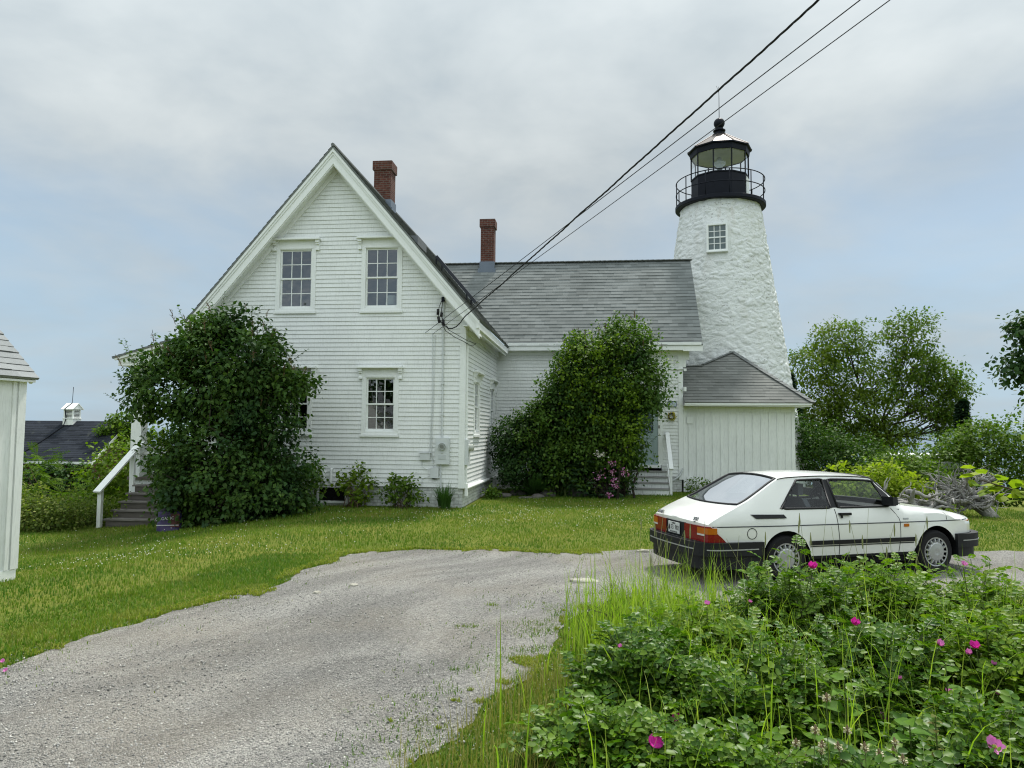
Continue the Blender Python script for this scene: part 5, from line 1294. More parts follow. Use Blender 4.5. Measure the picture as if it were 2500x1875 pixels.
def bladeset(name,B,az,H,be,W,mat,parent,segs=4):
    n=len(B); V=np.zeros((n,segs*2+1,3)); side=np.stack([-np.sin(az),np.cos(az),0*az],-1); fw=np.stack([np.cos(az),np.sin(az),0*az],-1)
    for k in range(segs+1):
        s=k/segs; hz=H*(s-.35*np.minimum(be,1.4)*s**3); ho=H*be*.62*s**2
        c=B+fw*ho[:,None]+np.array([0,0,1.])*hz[:,None]; wd=(W*(1-s**1.6)*.5)[:,None]
        if k<segs: V[:,2*k]=c+side*wd; V[:,2*k+1]=c-side*wd
        else: V[:,2*k]=c
    qs=[(2*k,2*k+1,2*k+3,2*k+2) for k in range(segs-1)]; ts=[(2*segs-2,2*segs-1,2*segs)]
    off=(np.arange(n)*(segs*2+1))[:,None,None]; F=[(np.array(ts)[None]+off).reshape(-1,3)]
    if qs: F.append((np.array(qs)[None]+off).reshape(-1,4))
    return npmesh(name,V.reshape(-1,3),F,mat,parent)
G_DAY=m_leaf('strap_leaves',[(.04,.10,.02),(.06,.14,.025)],.45,.4,.35)
q=hw(-.42,-.35); dl=empty('daylily',(q[0],q[1],0),0,'tuft of long strap leaves beside the corner of the house under the meter','plant'); blades(170,0,0,0,.62,.026,.15,.8,G_DAY,'leaves',dl,5)
# fern and bed plants
fx,fy,_=hw(1.55,3.7); fe=empty('fern',(fx,fy,0),0,'bright green fern behind the bed stones, in front of the dark shrub','fern')
n=46; th=rng.uniform(0,6.28,n); tl_=rng.uniform(.25,1.25,n); D=np.stack([np.cos(th)*np.cos(tl_),np.sin(th)*np.cos(tl_),np.sin(tl_)+.25],-1); leafset('fronds',np.zeros((n,3))+np.array([0,0,.05]),D,np.tile([0,0,1.],(n,1))-D*.2,.75*rng.uniform(.7,1.15,n),FERN,G_DAY,fe)
q=hw(2.45,3.6); clump('shrub','small lime green broad-leaved seedling beside the fern','plant',q[0],q[1],[(0,0,.75,.2,.12,.25)],16,5,.07,.13,OVAL,G_YEL,6,GSTEM,seed=31.)
q=hw(4.35,4.6); clump('weed_clump','low dark weeds left of the white stoop steps','weeds',q[0],q[1],[(0,.2,.5,.4,.5,.55),(-.5,.2,.3,.5,.4,.35)],90,8,.1,.085,OVAL,G_LIL2,10,seed=33.)
q=hw(6.75,5.95); clump('weed_clump','green weeds growing at the foot of the annex wall','weeds',q[0],q[1],[(0,0,.22,.5,.2,.3)],46,7,.07,.07,OVAL,G_MID,0,seed=34.)

# --- growth around the porch, shed and cottage
def gzv(x,y): return gz1(x,y)
clump('shrub','yellow-green viburnum hedge behind the porch handrail','bush',-12.2,23.3,[(.1,0,1.2,.95,1.0,1.5),(1.3,.3,1.5,1.1,1.,1.35),(-.6,.0,.7,.8,.9,1.3),(2.6,.5,1.3,1.2,1.,1.2),(1.0,0,2.05,.6,.6,.6)],760,10,.15,.12,OVAL,G_VINE,12,seed=10.)
clump('shrub','loose yellow-green bush seen through the porch','bush',-10.2,27.5,[(0,0,1.8,1.8,1.0,1.6),(1.8,.3,1.7,1.5,1.,1.5)],330,9,.17,.13,OVAL,G_VINE,8,seed=11.)
clump('creeper','leafy climber over the gable top of the far cottage','creeper',-22.2,42.2,[(0,0,5.35,.75,.8,.55),(.15,.1,4.75,.65,.7,.5),(-.9,-.3,4.85,.55,.4,.2),(.5,0,4.2,.4,.6,.7)],260,9,.12,.15,OVAL,G_MID,4,seed=12.,zmin=2.)
clump('creeper','dark creeper covering the brick wall under the cottage eaves','creeper',-26.0,39.5,[(0,0,2.3,2.4,.4,.95),(2.2,.3,2.2,1.6,.4,.9),(-1.6,-.1,2.7,1.2,.3,.6),(1.2,.0,1.2,2.8,.4,.9)],480,10,.18,.17,OVAL,G_LIL2,4,seed=13.)
clump('shrub','green bush in front of the right end of the cottage','bush',-19.6,37.5,[(0,0,1.4,1.2,1.,1.5),(.9,.2,1.9,1.,.9,1.2)],330,10,.17,.15,OVAL,G_MID,6,seed=14.)
su=empty('sumac',(-12.9,20.6,gz1(-12.9,20.6)),0,'feathery sumac leaves between the shed and the porch steps','shrub')
C,d=lobes_pts([(0,0,.7,.6,.8,.8),(.5,.2,.5,.6,.6,.5),(-.8,.3,1.1,.8,.8,.8)],60,.5,.2,15.); n=len(C)*5; leafset('foliage',np.repeat(C,5,0)+rng.normal(size=(n,3))*.05,np.repeat(d,5,0)*.5+rng.normal(size=(n,3))*np.array([1,1,.4]),np.tile([0,0,1.],(n,1))+rng.normal(size=(n,3))*.25,.5*rng.uniform(.7,1.2,n),SUMAC,G_MID,su); limbs('stems',su,(0,0,0),C,14,.02,TWIG)
for i,(x,y,lab,sc_) in enumerate(((-11.6,18.4,'pale yellow-green weedy clump at the left foot of the porch steps',1.),(-12.9,18.9,'wide weedy clump beyond the white shed corner',1.15),(-11.1,19.4,'small leafy weeds pressed against the porch steps',.8))):
    clump('weed_clump',lab,'weeds',x,y,[(0,0,.35*sc_,.85*sc_,.6*sc_,.45*sc_),(.5,.2,.5*sc_,.5,.5,.5*sc_),(-.6,.1,.45*sc_,.6,.5,.5*sc_)],int(260*sc_),9,.11,.075,OVAL,m_leaf('weedy_leaves',[(.11,.16,.03),(.15,.19,.04),(.085,.14,.03),(.30,.32,.10)],.6,.3,.4),14,GSTEM,seed=16.+i)
def conifer(x,y,h,r,label,n=2600,seed=1,group=None):
    o=empty('spruce',(x,y,gz1(x,y)),0,label,'spruce',group); m=MB(); m.tube([(0,0,-.3),(0,0,h*.6),(0,0,h)],[.12,.07,.01],7); m.build('trunk',BARK,o)
    t_=rng.random(n)**.75; z=h*(.06+.92*t_); th=rng.uniform(0,6.283,n); tier=.72+.28*np.abs(np.sin(z/h*26+np.sin(th*5)*.6)); rr=r*(1-t_*.97)*tier*rng.uniform(.35,1.05,n)
    P=np.stack([rr*np.cos(th),rr*np.sin(th),z-.25*rr],-1); D=np.stack([np.cos(th),np.sin(th),-.15+0*th],-1)+rng.normal(size=(n,3))*.35; leafset('crown',P,D,np.tile([0,0,1.],(n,1))+rng.normal(size=(n,3))*.4,.30*rng.uniform(.6,1.2,n),SIMPLE,G_CONIF,o); return o
# --- trees and bushes on the right
def tree(x,y,lobes,label,ncl,per,size,mat,trunk,r0,seed,name='tree',tm=SIMPLE,spread=.26,hubh=2.4,rmin=.35,nl=30,zmin=.6,group=None,white=False):
    o=empty(name,(x,y,gz1(x,y)),0,label,'tree',group); m=MB(); pts=[Vector(p) for p in trunk]; m.tube(pts,list(np.linspace(r0,r0*.5,len(pts))),9); 
    fo_,C=foliage('crown',o,lobes,ncl,per,spread,size,tm,mat,rmin,seed=seed,zmin=zmin,rough=.28,droop=.5)
    tp=pts[-1]
    for l in lobes:
        c_=Vector(l[:3]); a=tp.lerp(c_,.5)+Vector((0,0,-.15*abs(c_.x-tp.x))); q0=pts[-2].lerp(tp,random.random())
        m.tube([q0,a,c_],[r0*.26,r0*.15,r0*.06],6)
        near=C[np.linalg.norm((C-np.array(l[:3]))/np.array(l[3:6]),axis=1)<1.15]
        for j in range(min(9,len(near))):
            e=Vector(near[rng.integers(len(near))]); b=a.lerp(c_,random.random()); m.tube([b,b.lerp(e,.5)+Vector(rng.normal(size=3)*.12),e],[r0*.14,r0*.08,.008],5)
    m.build('trunk',BARK,o,True); return o
tree(16.2,33,[(-2.6,0,6.2,1.5,1.3,1.1),(-1.2,.2,7.35,1.4,1.3,1.05),(-2.6,0,4.3,1.4,1.2,1.0),(.0,.2,5.6,1.5,1.3,1.1),(-.9,0,4.4,1.6,1.3,1.0),(1.8,.2,7.7,1.1,1.1,1.15),(1.9,.1,6.3,1.4,1.2,.8),(3.0,.1,5.9,1.2,1.,.7),(3.6,0,5.3,.75,.8,.6),(3.3,0,4.3,.6,.7,.6),(2.0,0,4.6,1.0,.9,.6),(-2.3,.2,2.9,1.2,1.0,.9),(-.7,.1,3.0,1.5,1.1,.8),(1.0,0,3.2,1.,.9,.8),(2.9,-.2,3.5,.35,.45,.7),(3.6,0,4.1,.35,.4,.8)],
     'large spreading birch with airy yellow-green crown to the right of the lighthouse',2300,13,.15,G_TREE,[(0,0,-1.5),(.05,0,.8),(-.05,.05,2.4),(.2,0,3.6)],.20,20.,'birch_tree',spread=.17,rmin=.45)
tree(15.45,20,[(-.95,0,4.95,.85,.9,.42),(-1.05,.1,3.9,1.05,.9,.50),(.5,0,4.7,1.6,1.4,1.3),(.8,.3,3.3,1.4,1.2,.8),(-.3,0,3.25,.75,.8,.22)],'dark leafy tree reaching in at the right border of the picture',1000,13,.13,G_LIL2,[(1.4,0,0),(1.35,0,1.6),(1.2,0,2.8)],.16,21.,'maple_tree',OVAL,.17,rmin=.3)
for i,(x,y,lb,lab,mt,n_) in enumerate((
  (16.5,26.8,[(0,0,1.7,1.6,1.4,1.9),(1.6,.2,2.0,1.6,1.3,1.9),(-.9,.6,1.5,.8,1.1,1.5),(.7,.2,2.9,1.0,.9,.9),(2.6,0,2.4,1.2,1.2,1.4)],'big rounded green bush at the right behind the driftwood',m_leaf('thicket_leaves',[(.055,.12,.014),(.09,.16,.018),(.13,.195,.022)],.5,.35,.35),900),
  (11.9,28.5,[(0,0,1.1,1.5,1.2,1.35),(1.3,.2,.9,1.4,1.1,1.2),(-1.2,.1,1.5,1.0,1.,1.35)],'dark green thicket just right of the annex behind the car',m_leaf('dark_thicket',[(.028,.075,.014),(.045,.10,.016),(.07,.13,.018)],.5,.35,.3),640),
  (14.5,30.5,[(0,0,1.1,1.5,1.2,1.3),(1.5,.2,.9,1.2,1.1,1.1)],'mid green thicket under the birch trunk',G_MID,430),
  (12.6,24.3,[(0,0,.95,1.2,.9,1.0),(1.1,.1,.7,.9,.7,.8)],'bushy green shrub between the car roof and the thicket',G_MID,330),
  (9.35,19.2,[(0,0,.62,.75,.5,.5),(.55,.1,.75,.55,.45,.45),(-.5,.1,.65,.55,.4,.45),(.9,.0,.45,.5,.4,.4)],'yellow-green knotweed bush behind the car windscreen',G_YEL,190),
  (18.9,23.5,[(0,0,.7,1.4,.8,.9),(-1.4,0,.45,.8,.6,.5)],'shaded bush at the lawn edge by the right border',G_LIL2,230))):
    clump('bush',lab,'bush',x,y,lb,int(n_*1.7),11,.16,.105 if i<3 else .10,OVAL,mt,10,seed=22.+i,rmin=.5)
conifer(18.95,31,4.7,.42,'small spruce whose pointed tip rises above the right-hand bush',2200); conifer(11.6,31.,4.6,1.3,'dark spruce hard against the right side of the lighthouse base',2400)
conifer(-27.3,44,4.9,1.0,'distant dark spruce behind the cottage cupola',1800)
# portable toilet
pt_=empty('portable_toilet',(15.75,27.3,-1.34),R(12),'grey portable toilet with white rounded roof half hidden between the bushes','toilet')
m=MB(); m.box(-.55,.55,-.55,.55,.1,2.1); 
for x in (-.5,-.25,0,.25,.5): m.box(x-.02,x+.02,-.575,-.5505,.12,2.08)
m.build('cabin',plain('grey_cabin',(.13,.15,.16),.6),pt_)
m=MB(); m.box(-.34,.34,-.59,-.5755,.2,2.0); m.build('door',plain('cabin_door',(.20,.22,.23),.6),pt_)
m=MB(); n=10
for k in range(n):
    a,b=math.pi*k/n,math.pi*(k+1)/n; p=lambda t,y:(.62*math.cos(t),y,2.1+.26*math.sin(t)); m.face([p(a,-.6),p(b,-.6),p(b,.6),p(a,.6)])
m.face([(.62*math.cos(math.pi*k/n),-.6,2.1+.26*math.sin(math.pi*k/n)) for k in range(n+1)]); m.build('roof',plain('white_roof',(.42,.45,.45),.5),pt_)
# far low building past the birch
hb=empty('far_building',(26.0,48,-3.),R(4),'low brown shed with a pale flat roof glimpsed below the birch branches','shed')
m=MB(); m.box(-2.2,2.2,-1.5,1.5,0,3.5); m.build('wall',plain('brown_boards',(.11,.09,.06),.9),hb); m=MB(); m.box(-2.5,2.5,-1.8,1.8,3.501,3.75); m.build('roof',TRIM,hb)

# --- driftwood root mass
dw=plain('driftwood',(.44,.43,.41),.95,.15,vary=.55,scale=6,bump=.03)
m=MB(); B=Vector((11.3,18.3,.25))
def root(p,d,l,r,depth):
    pts=[p]; rad=[r]; dd=d.normalized(); n=6
    for k in range(n):
        dd=(dd+Vector(rng.normal(size=3))*.30).normalized(); p=p+dd*(l/n); p.z=max(p.z,.03); pts.append(p.copy()); rad.append(max(.006,r*(1-.8*(k+1)/n)))
    m.tube(pts,rad,7)
    if depth>0:
        for k in range(3): root(pts[rng.integers(2,6)],(dd+Vector(rng.normal(size=3))*.8+Vector((0,0,.1))),l*.48,r*.45,depth-1)
m.tube([(11.75,18.1,-.1),(11.62,18.15,.12),(11.42,18.2,.30),(11.1,18.2,.38)],[.17,.15,.16,.10],11)
for k in range(16): root(Vector((rng.uniform(10.2,11.8),18.05+rng.normal()*.1,rng.uniform(.1,.45))),Vector((rng.choice([-1,1])*rng.uniform(.4,1),rng.normal()*.3,rng.uniform(.0,.5))),rng.uniform(.5,.9),rng.uniform(.03,.055),1)
for k in range(34):
    d=Vector((rng.uniform(-1.15,.55),rng.normal()*.45,rng.uniform(-.1,.95))); root(B+Vector((rng.uniform(-.35,.15),rng.normal()*.12,rng.uniform(0,.3))),d,rng.uniform(.45,.95),rng.uniform(.03,.065),2)
for k in range(7): root(Vector((10.6-.15*k,18.2,.30)),Vector((-1,.1*rng.normal(),rng.uniform(-.15,.45))),.9,.07,1)
root(Vector((9.9,18.1,.15)),Vector((-.4,0,.9)),.7,.10,0); root(Vector((9.65,18.1,.6)),Vector((1,0,.1)),.9,.07,1)
root(Vector((11.45,18.2,.5)),Vector((.25,0,.9)),.5,.08,0); root(Vector((11.5,18.2,.90)),Vector((1,0,.15)),.35,.07,0)
o=m.build('driftwood_stump',dw,None,True); tag(o,'weathered grey uprooted stump with tangled roots lying behind the car bonnet','driftwood')

# ------------------------------------------------------------------ bag by the steps
bgx,bgy=-7.35,17.05-.62
bgx,bgy=-7.74,16.9; bgz=gz1(bgx,bgy)
bag=empty('soil_bag',(bgx,bgy,bgz),R(8),'torn open purple bag of organic soil standing by the lowest porch step','bag')
PUR=plain('purple_plastic',(.060,.038,.15),.35,.5,vary=.35); 
n,mz=36,14; vs=[];fs=[]
def bagpt(u,v):
    th=2*math.pi*u; r=1+.06*noise.noise(Vector((math.cos(th)*1.5,math.sin(th)*1.5,v*3)))
    return (.27*(1-.12*v)*math.copysign(abs(math.cos(th))**.6,math.cos(th))*r,.13*(1-.25*v)*math.copysign(abs(math.sin(th))**.7,math.sin(th))*r,.48*v+ (.07*noise.noise(Vector((math.cos(th)*2,math.sin(th)*2,5)))+.05*math.cos(th-2.5))*(v>.97))
for j in range(mz+1):
    for k in range(n): vs.append(bagpt(k/n,j/mz))
for j in range(mz):
    for k in range(n): fs.append((j*n+k,j*n+(k+1)%n,(j+1)*n+(k+1)%n,(j+1)*n+k))
m=MB(); m.add(vs,fs); m.build('sack',PUR,bag,True)
m=MB(); m.add([(-.22,-.10,.45),(-.05,-.12,.47),(.10,-.08,.55),(-.02,.06,.60),(-.34,-.04,.47)],[(0,1,2,3,4)]); m.add([(.08,-.09,.5),(.24,-.05,.46),(.27,.05,.40),(.12,.05,.52)],[(0,1,2,3)]); m.build('torn_flap',plain('bag_inside',(.012,.012,.02),.5),bag)
m=MB(); m.box(.06,.25,-.147,-.14,.10,.40); m.build('printed_panel',plain('bag_print',(.12,.03,.035),.4,vary=.5),bag)
WI=plain('bag_letters',(.75,.75,.75),.5); FR=Matrix.Rotation(R(90),4,'X')
text_mesh('ORGANIC',.088,WI,'letters',bag,Matrix.Translation((-.06,-.166,.29))@Matrix.Rotation(R(-4),4,'Y')@FR,.001); 
m=MB(); m.box(-.24,.24,-.155,-.1475,.135,.150); m.build('white_line',WI,bag)

# ------------------------------------------------------------------ lawn
def scatter(n,x0,x1,y0,y1,bias=1.):
    x=rng.uniform(x0,x1,n); y=y0+(y1-y0)*rng.random(n)**bias; return x,y
HX=np.array([hw(-7.2,.1)[:2],hw(.1,.0)[:2],hw(.1,6.3)[:2],hw(10,6.3)[:2],hw(10,14)[:2],hw(-7.2,12)[:2]])
G_LAWN=None
t=NT('lawn_blades'); g=t.n('NewGeometry'); ra=g.outputs['Random Per Island']; po=g.outputs['Position']
c=t.ramp(ra,[(0,(.095,.20,.012)),(.5,(.15,.245,.016)),(.88,(.205,.27,.022)),(1,(.33,.30,.10))])
dk=t.mix(1.,c,(.52,.74,.62),'MULTIPLY')
sep=t.n('SeparateXYZ'); t.l(po,sep.inputs[0])
pn=t.noise(po,.45,4,.6); c=t.mix(t.ramp(pn,[(.40,0.),(.60,1.)]),dk,c)
c=t.mix(t.ramp(t.noise(po,1.3,3),[(.56,0.),(.74,.5)]),c,(.27,.245,.05))
pr=t.bsdf(c,.6,.25,link=False); tr=t.n('BsdfTranslucent'); t.l(c,tr.inputs[0]); mx_=t.n('MixShader'); mx_.inputs[0].default_value=.35; t.l(pr,mx_.inputs[1]); t.l(tr.outputs[0],mx_.inputs[2]); t.l(mx_.outputs[0],t.out.inputs[0]); G_LAWN=t.mat
def lawn(name,x,y,h,w,label,be=.5,segs=2,kind='stuff',dz=-.005):
    n=len(x); hn=np.array([noise.noise(Vector((a*.9,b*.9,0))) for a,b in zip(x,y)])
    o=bladeset(name,np.stack([x,y,gz(x,y)+dz],-1),rng.uniform(0,6.283,n),h*(1+.45*hn)*rng.uniform(.6,1.4,n),be*rng.uniform(.3,1.6,n),w*rng.uniform(.6,1.4,n),G_LAWN,None,segs); return tag(o,label,'grass',kind=kind)
x,y=scatter(330000,-12.5,13.5,5.0,26.5,1.15); k=~inside(x,y)&~inside(x,y,HX)&((x<.3+.38*(y-4))|(y>11.8)); k&=(np.abs(x)<y*.72+.6); x,y=x[k],y[k]
lawn('lawn_grass',x,y,.062,.012,'mown green and yellowing lawn around the house')
x,y=scatter(150000,-9,-.0,3.5,12,1.); e=edge_dist(x,y); k=~inside(x,y)&(e<1.4)&(x<0); lawn('lawn_grass',x[k][:42000],y[k][:42000],.055,.010,'short yellow-green turf along the drive edge',.7)
x=np.concatenate([rng.uniform(-1.2,2.2,60000),rng.uniform(-5,3,30000)]); y=np.concatenate([rng.uniform(4.0,9.5,60000),rng.uniform(5,12.6,30000)]); e=edge_dist(x,y); ii=inside(x,y)
pn_=np.array([noise.noise(Vector((a*2.3,b*2.3,4)))+.5*noise.noise(Vector((a*7,b*7,9))) for a,b in zip(x,y)])
k=(ii&(rng.random(len(x))<np.exp(-e/.30)*.9)&(pn_>-.10))|(ii&(pn_>.62)&(e<1.2)&(x>-1.2)); lawn('verge_grass',x[k],y[k],.055,.008,'sparse tufts of grass growing into the gravel',.8)
x,y=scatter(90000,-1.4,3.2,3.6,9.2); e=edge_dist(x,y); k=~inside(x,y)&(x<.55+.30*(y-4))&(x>-1.6); x,y=x[k],y[k]; lawn('verge_grass',x[:46000],y[:46000],.05,.007,'straw-coloured grass strip between gravel and roses',.8,3)
G_MOSS=m_leaf('moss_blades',[(.18,.25,.02),(.24,.29,.03),(.30,.30,.07),(.13,.20,.02),(.33,.29,.12)],.7,.2,.35)
G_SAVE=G_LAWN; G_LAWN=G_MOSS
x=rng.uniform(-5.2,1.5,300000); y=rng.uniform(5,13.2,300000); k0=edge_dist(x,y)<.75; x=x[k0];y=y[k0]; e=edge_dist(x,y); ii=inside(x,y); e=np.where(ii,e,-e)
pn_=np.array([noise.noise(Vector((a*1.6,b*1.6,4)))+.6*noise.noise(Vector((a*6,b*6,9))) for a,b in zip(x,y)]); k=(pn_>e*1.9+.10)&(e>-.22)&((x<-1.6)|(y>11.6))&(rng.random(len(x))<.75)
lawn('verge_grass',x[k][:80000],y[k][:80000],.045,.011,'mossy yellow-green fringe creeping over the gravel edge',1.1,dz=.012)
x=rng.uniform(-1.5,1.5,160000); y=rng.uniform(4,9.5,160000); k0=edge_dist(x,y)<1.3; x=x[k0];y=y[k0]; e=edge_dist(x,y); ii=inside(x,y); e=np.where(ii,e,-e)
pn_=np.array([noise.noise(Vector((a*2.2,b*2.2,14)))+.6*noise.noise(Vector((a*8,b*8,19))) for a,b in zip(x,y)]); k=(pn_>e*1.7+.05)&(e>-.3)&ii
lawn('verge_grass',x[k][:30000],y[k][:30000],.038,.009,'thin yellow tufts spreading from the verge into the gravel',1.,dz=.010); G_LAWN=G_SAVE
# dry taller stems at the near verge
x,y=scatter(1300,-.75,.75,4.0,6.2); k=~inside(x,y)&(x<.42+.16*(y-4)); x,y=x[k],y[k]; o=bladeset('dry_grass',np.stack([x,y,gz(x,y)],-1),rng.uniform(0,6.28,len(x)),rng.uniform(.15,.40,len(x)),rng.uniform(.1,.8,len(x)),rng.uniform(.003,.006,len(x)),m_leaf('dry_stems',[(.34,.28,.10),(.24,.25,.04),(.38,.32,.15)],.8,.2,.2),None,4); tag(o,'thin brownish grass stems at the near gravel edge','grass',kind='stuff')
# white clover heads
x=[];y=[]
for cx,cy,sx_,sy_,n in ((.2,16.2,1.8,.9,260),(3.2,18.6,2.6,1.2,420),(4.5,15.8,1.5,.7,140),(-3.2,16.8,1.8,.8,120),(-6.5,13.6,2.2,1.5,170),(-5.2,12.2,1.,.4,90),(-7.,11.6,.9,.4,120),(7.,16.5,3.,1.5,130),(-1.,18.,2.,.6,90),(-9.3,15.5,1.4,1.2,60)):
    x.append(rng.normal(cx,sx_,n)); y.append(rng.normal(cy,sy_,n))
x=np.concatenate(x);y=np.concatenate(y);k=~inside(x,y)&~inside(x,y,HX)&(y>7)&(np.array([noise.noise(Vector((a*1.1,b*1.1,2))) for a,b in zip(x,y)])>-.12);x=x[k];y=y[k];n=len(x)
oc=np.array([(1,0,0),(0,1,0),(-1,0,0),(0,-1,0),(0,0,.9),(0,0,-.9)])*.0085; of=np.array([(0,1,4),(1,2,4),(2,3,4),(3,0,4),(1,0,5),(2,1,5),(3,2,5),(0,3,5)])
P=np.stack([x,y,gz(x,y)+rng.uniform(.06,.11,n)],-1); o=npmesh('clover_flowers',(P[:,None]+oc[None]*rng.uniform(.7,1.4,(n,1,1))).reshape(-1,3),[(of[None]+6*np.arange(n)[:,None,None]).reshape(-1,3)],plain('clover_white',(.70,.70,.60),.8)); tag(o,'white clover heads dotted over the lawn','clover',kind='stuff')

# ------------------------------------------------------------------ rose thicket in the foreground
def ray(u,v):
    f_=1800.; p=math.atan((1052-937.5)/f_); a=(u-1250)+.0086*(v-937.5); b=(v-937.5)-.0086*(u-1250); x=a/f_; up=-b/f_
    return Vector((x,math.cos(p)-up*math.sin(p),math.sin(p)+up*math.cos(p)))
ROSES=[ # x,y,rx,ry,h,label
 (2.42,6.45,.62,.55,.97,'tallest rose bush with one magenta bloom at its top, in front of the rear wheel'),
 (3.30,6.75,.75,.6,.80,'broad rose bush in front of the car door and front wheel'),
 (4.25,6.65,.75,.7,.74,'rose bush at the right border below the car bonnet'),
 (1.62,6.1,.65,.55,.58,'low rose bush mixed with the tall grass, left of the tallest one'),
 (.92,5.35,.55,.5,.56,'rose bush at the left end of the thicket next to the gravel'),
 (1.7,4.95,.7,.5,.56,'rose bush in the middle of the thicket with glossy leaves'),
 (2.65,5.4,.65,.55,.66,'shaded rose bush in the centre right of the thicket'),
 (3.45,5.35,.62,.55,.74,'rose bush with a pair of pink blooms at the right'),
 (.60,4.45,.45,.4,.36,'small rose bush nearest the camera on the left'),
 (1.15,4.15,.5,.35,.36,'small rose bush at the bottom edge with two magenta blooms'),
 (2.75,4.35,.6,.4,.44,'rose bush at the bottom right with a wide open bloom'),
 (2.0,3.95,.45,.3,.30,'low rose bush at the bottom edge among the plantain heads')]
RB_=[]
ROSEOBJ=[]
for i,(x,y,rx,ry,h,lab) in enumerate(ROSES):
    o=empty('rose_bush',(x,y,0),0,lab,'rose bush','rose bushes in the foreground'); ROSEOBJ.append(o); rx*=1.12; ry*=1.15; ns=int(125*rx*ry/.33)+22
    P=[];D=[];Nn=[];S=[]; m=MB()
    for s in range(ns):
        d=rdir(1)[0]; d[2]=abs(d[2])*1.1+.05; d=d/np.linalg.norm(d)
        rr=random.uniform(.55,1.10)*(1+.38*noise.noise(Vector(d)*2+Vector((i*3.,0,0)))); e=np.array([d[0]*rx*rr,d[1]*ry*rr,max(.10,h*d[2]*rr)]); b=np.array([d[0]*rx*.25,d[1]*ry*.25,0.]); mid=(b+e)/2+np.array([0,0,.15*h])
        m.tube([b,mid,e],[.007,.005,.003],4,caps=False)
        nl=9; ph=random.random()*6
        for k in range(nl):
            u=.35+.65*(k/(nl-1)); p=(1-u)**2*b+2*u*(1-u)*mid+u*u*e; th=ph+k*2.4; a=np.array([math.cos(th),math.sin(th),.25+.35*u])
            P.append(p);D.append(a+d*.35);Nn.append(np.array([0,0,1.])+d*.35+rng.normal(size=3)*.25);S.append(random.uniform(.085,.19)*(1.1 if u<.9 else .75))
    m.build('canes',GSTEM,o)
    leafset('leaves',np.array(P),np.array(D),np.array(Nn),np.array(S),ROSE,(G_ROSE,G_ROSE2,G_ROSE2,G_ROSE2,G_ROSE3,G_ROSE,G_ROSE3,G_ROSE2,G_ROSE,G_ROSE,G_ROSE,G_ROSE3)[i],o)
MAG=m_leaf('magenta_petals',[(.62,.035,.36),(.70,.07,.45),(.55,.02,.30)],.5,.3,.35,tint=(1.2,.8,1.1)); PNK=m_leaf('faded_petals',[(.60,.16,.46),(.66,.25,.52)],.55,.3,.3,tint=(1.1,.9,1.05)); YST=plain('stamens',(.55,.40,.06),.8)
def petal_flower(p,face,size,openn,mat,parent,npet=5,name='bloom'):
    face=Vector(face).normalized(); q=face.to_track_quat('Z','Y').to_matrix(); m=MB(); rot=random.random()*6
    for k in range(npet):
        th=rot+2*math.pi*k/npet*1.0+random.uniform(-.2,.2); g=[]; ps=random.uniform(.8,1.2); pd=random.uniform(-.15,.25)
        for iu in range(5):
            u=iu/4; row=[]
            for iv in range(5):
                v=(iv/4-.5)*2; w=.62*math.sin(math.pi*(.18+.68*u))*v; tilt=(1-openn)*1.35*(.55+.45*u)+pd*.5; r=u*ps*math.cos(tilt); z=u*ps*math.sin(tilt)+.22*v*v*u+.07*math.sin(6*v+k)*u
                row.append(p+q@Vector((math.cos(th)*r-math.sin(th)*w,math.sin(th)*r+math.cos(th)*w,z))*size)
            g.append(row)
        i0=len(m.v); m.add([x for r in g for x in r],[(a*5+b,a*5+b+1,(a+1)*5+b+1,(a+1)*5+b) for a in range(4) for b in range(4)])
    o=m.build(name,mat,None,True); 
    if openn>.6:
        c=MB()
        for k in range(22):
            a=random.uniform(0,6.28); r=random.uniform(0,.22)*size; b=p+q@Vector((math.cos(a)*r,math.sin(a)*r,.05*size)); c.tube([b,b+face*size*.16],.0035,4)
        s=c.build('stamens',YST,o)
    o.parent=parent; o.matrix_parent_inverse=Matrix.Translation(-parent.location); return o
FL=[(1981,1386,.050,.25,0,0),(1726,1475,.034,.5,3,1),(1895,1571,.038,.2,3,0),(2085,1524,.045,.25,1,0),(2292,1575,.038,.35,7,1),(2384,1580,.040,.4,7,0),(2366,1596,.03,.3,7,1),(2425,1622,.022,.3,7,1),(1597,1815,.045,.6,9,0),(1652,1758,.040,.55,5,0),(2428,1824,.052,.72,10,1),(2155,1757,.040,.35,10,1),(2317,1690,.026,.4,6,1),(2352,1379,.034,.5,2,1),(1830,1470,.024,.4,3,1),(1514,1580,.020,.3,4,1),(2196,1657,.022,.2,7,1),(2435,1693,.024,.3,10,1)]
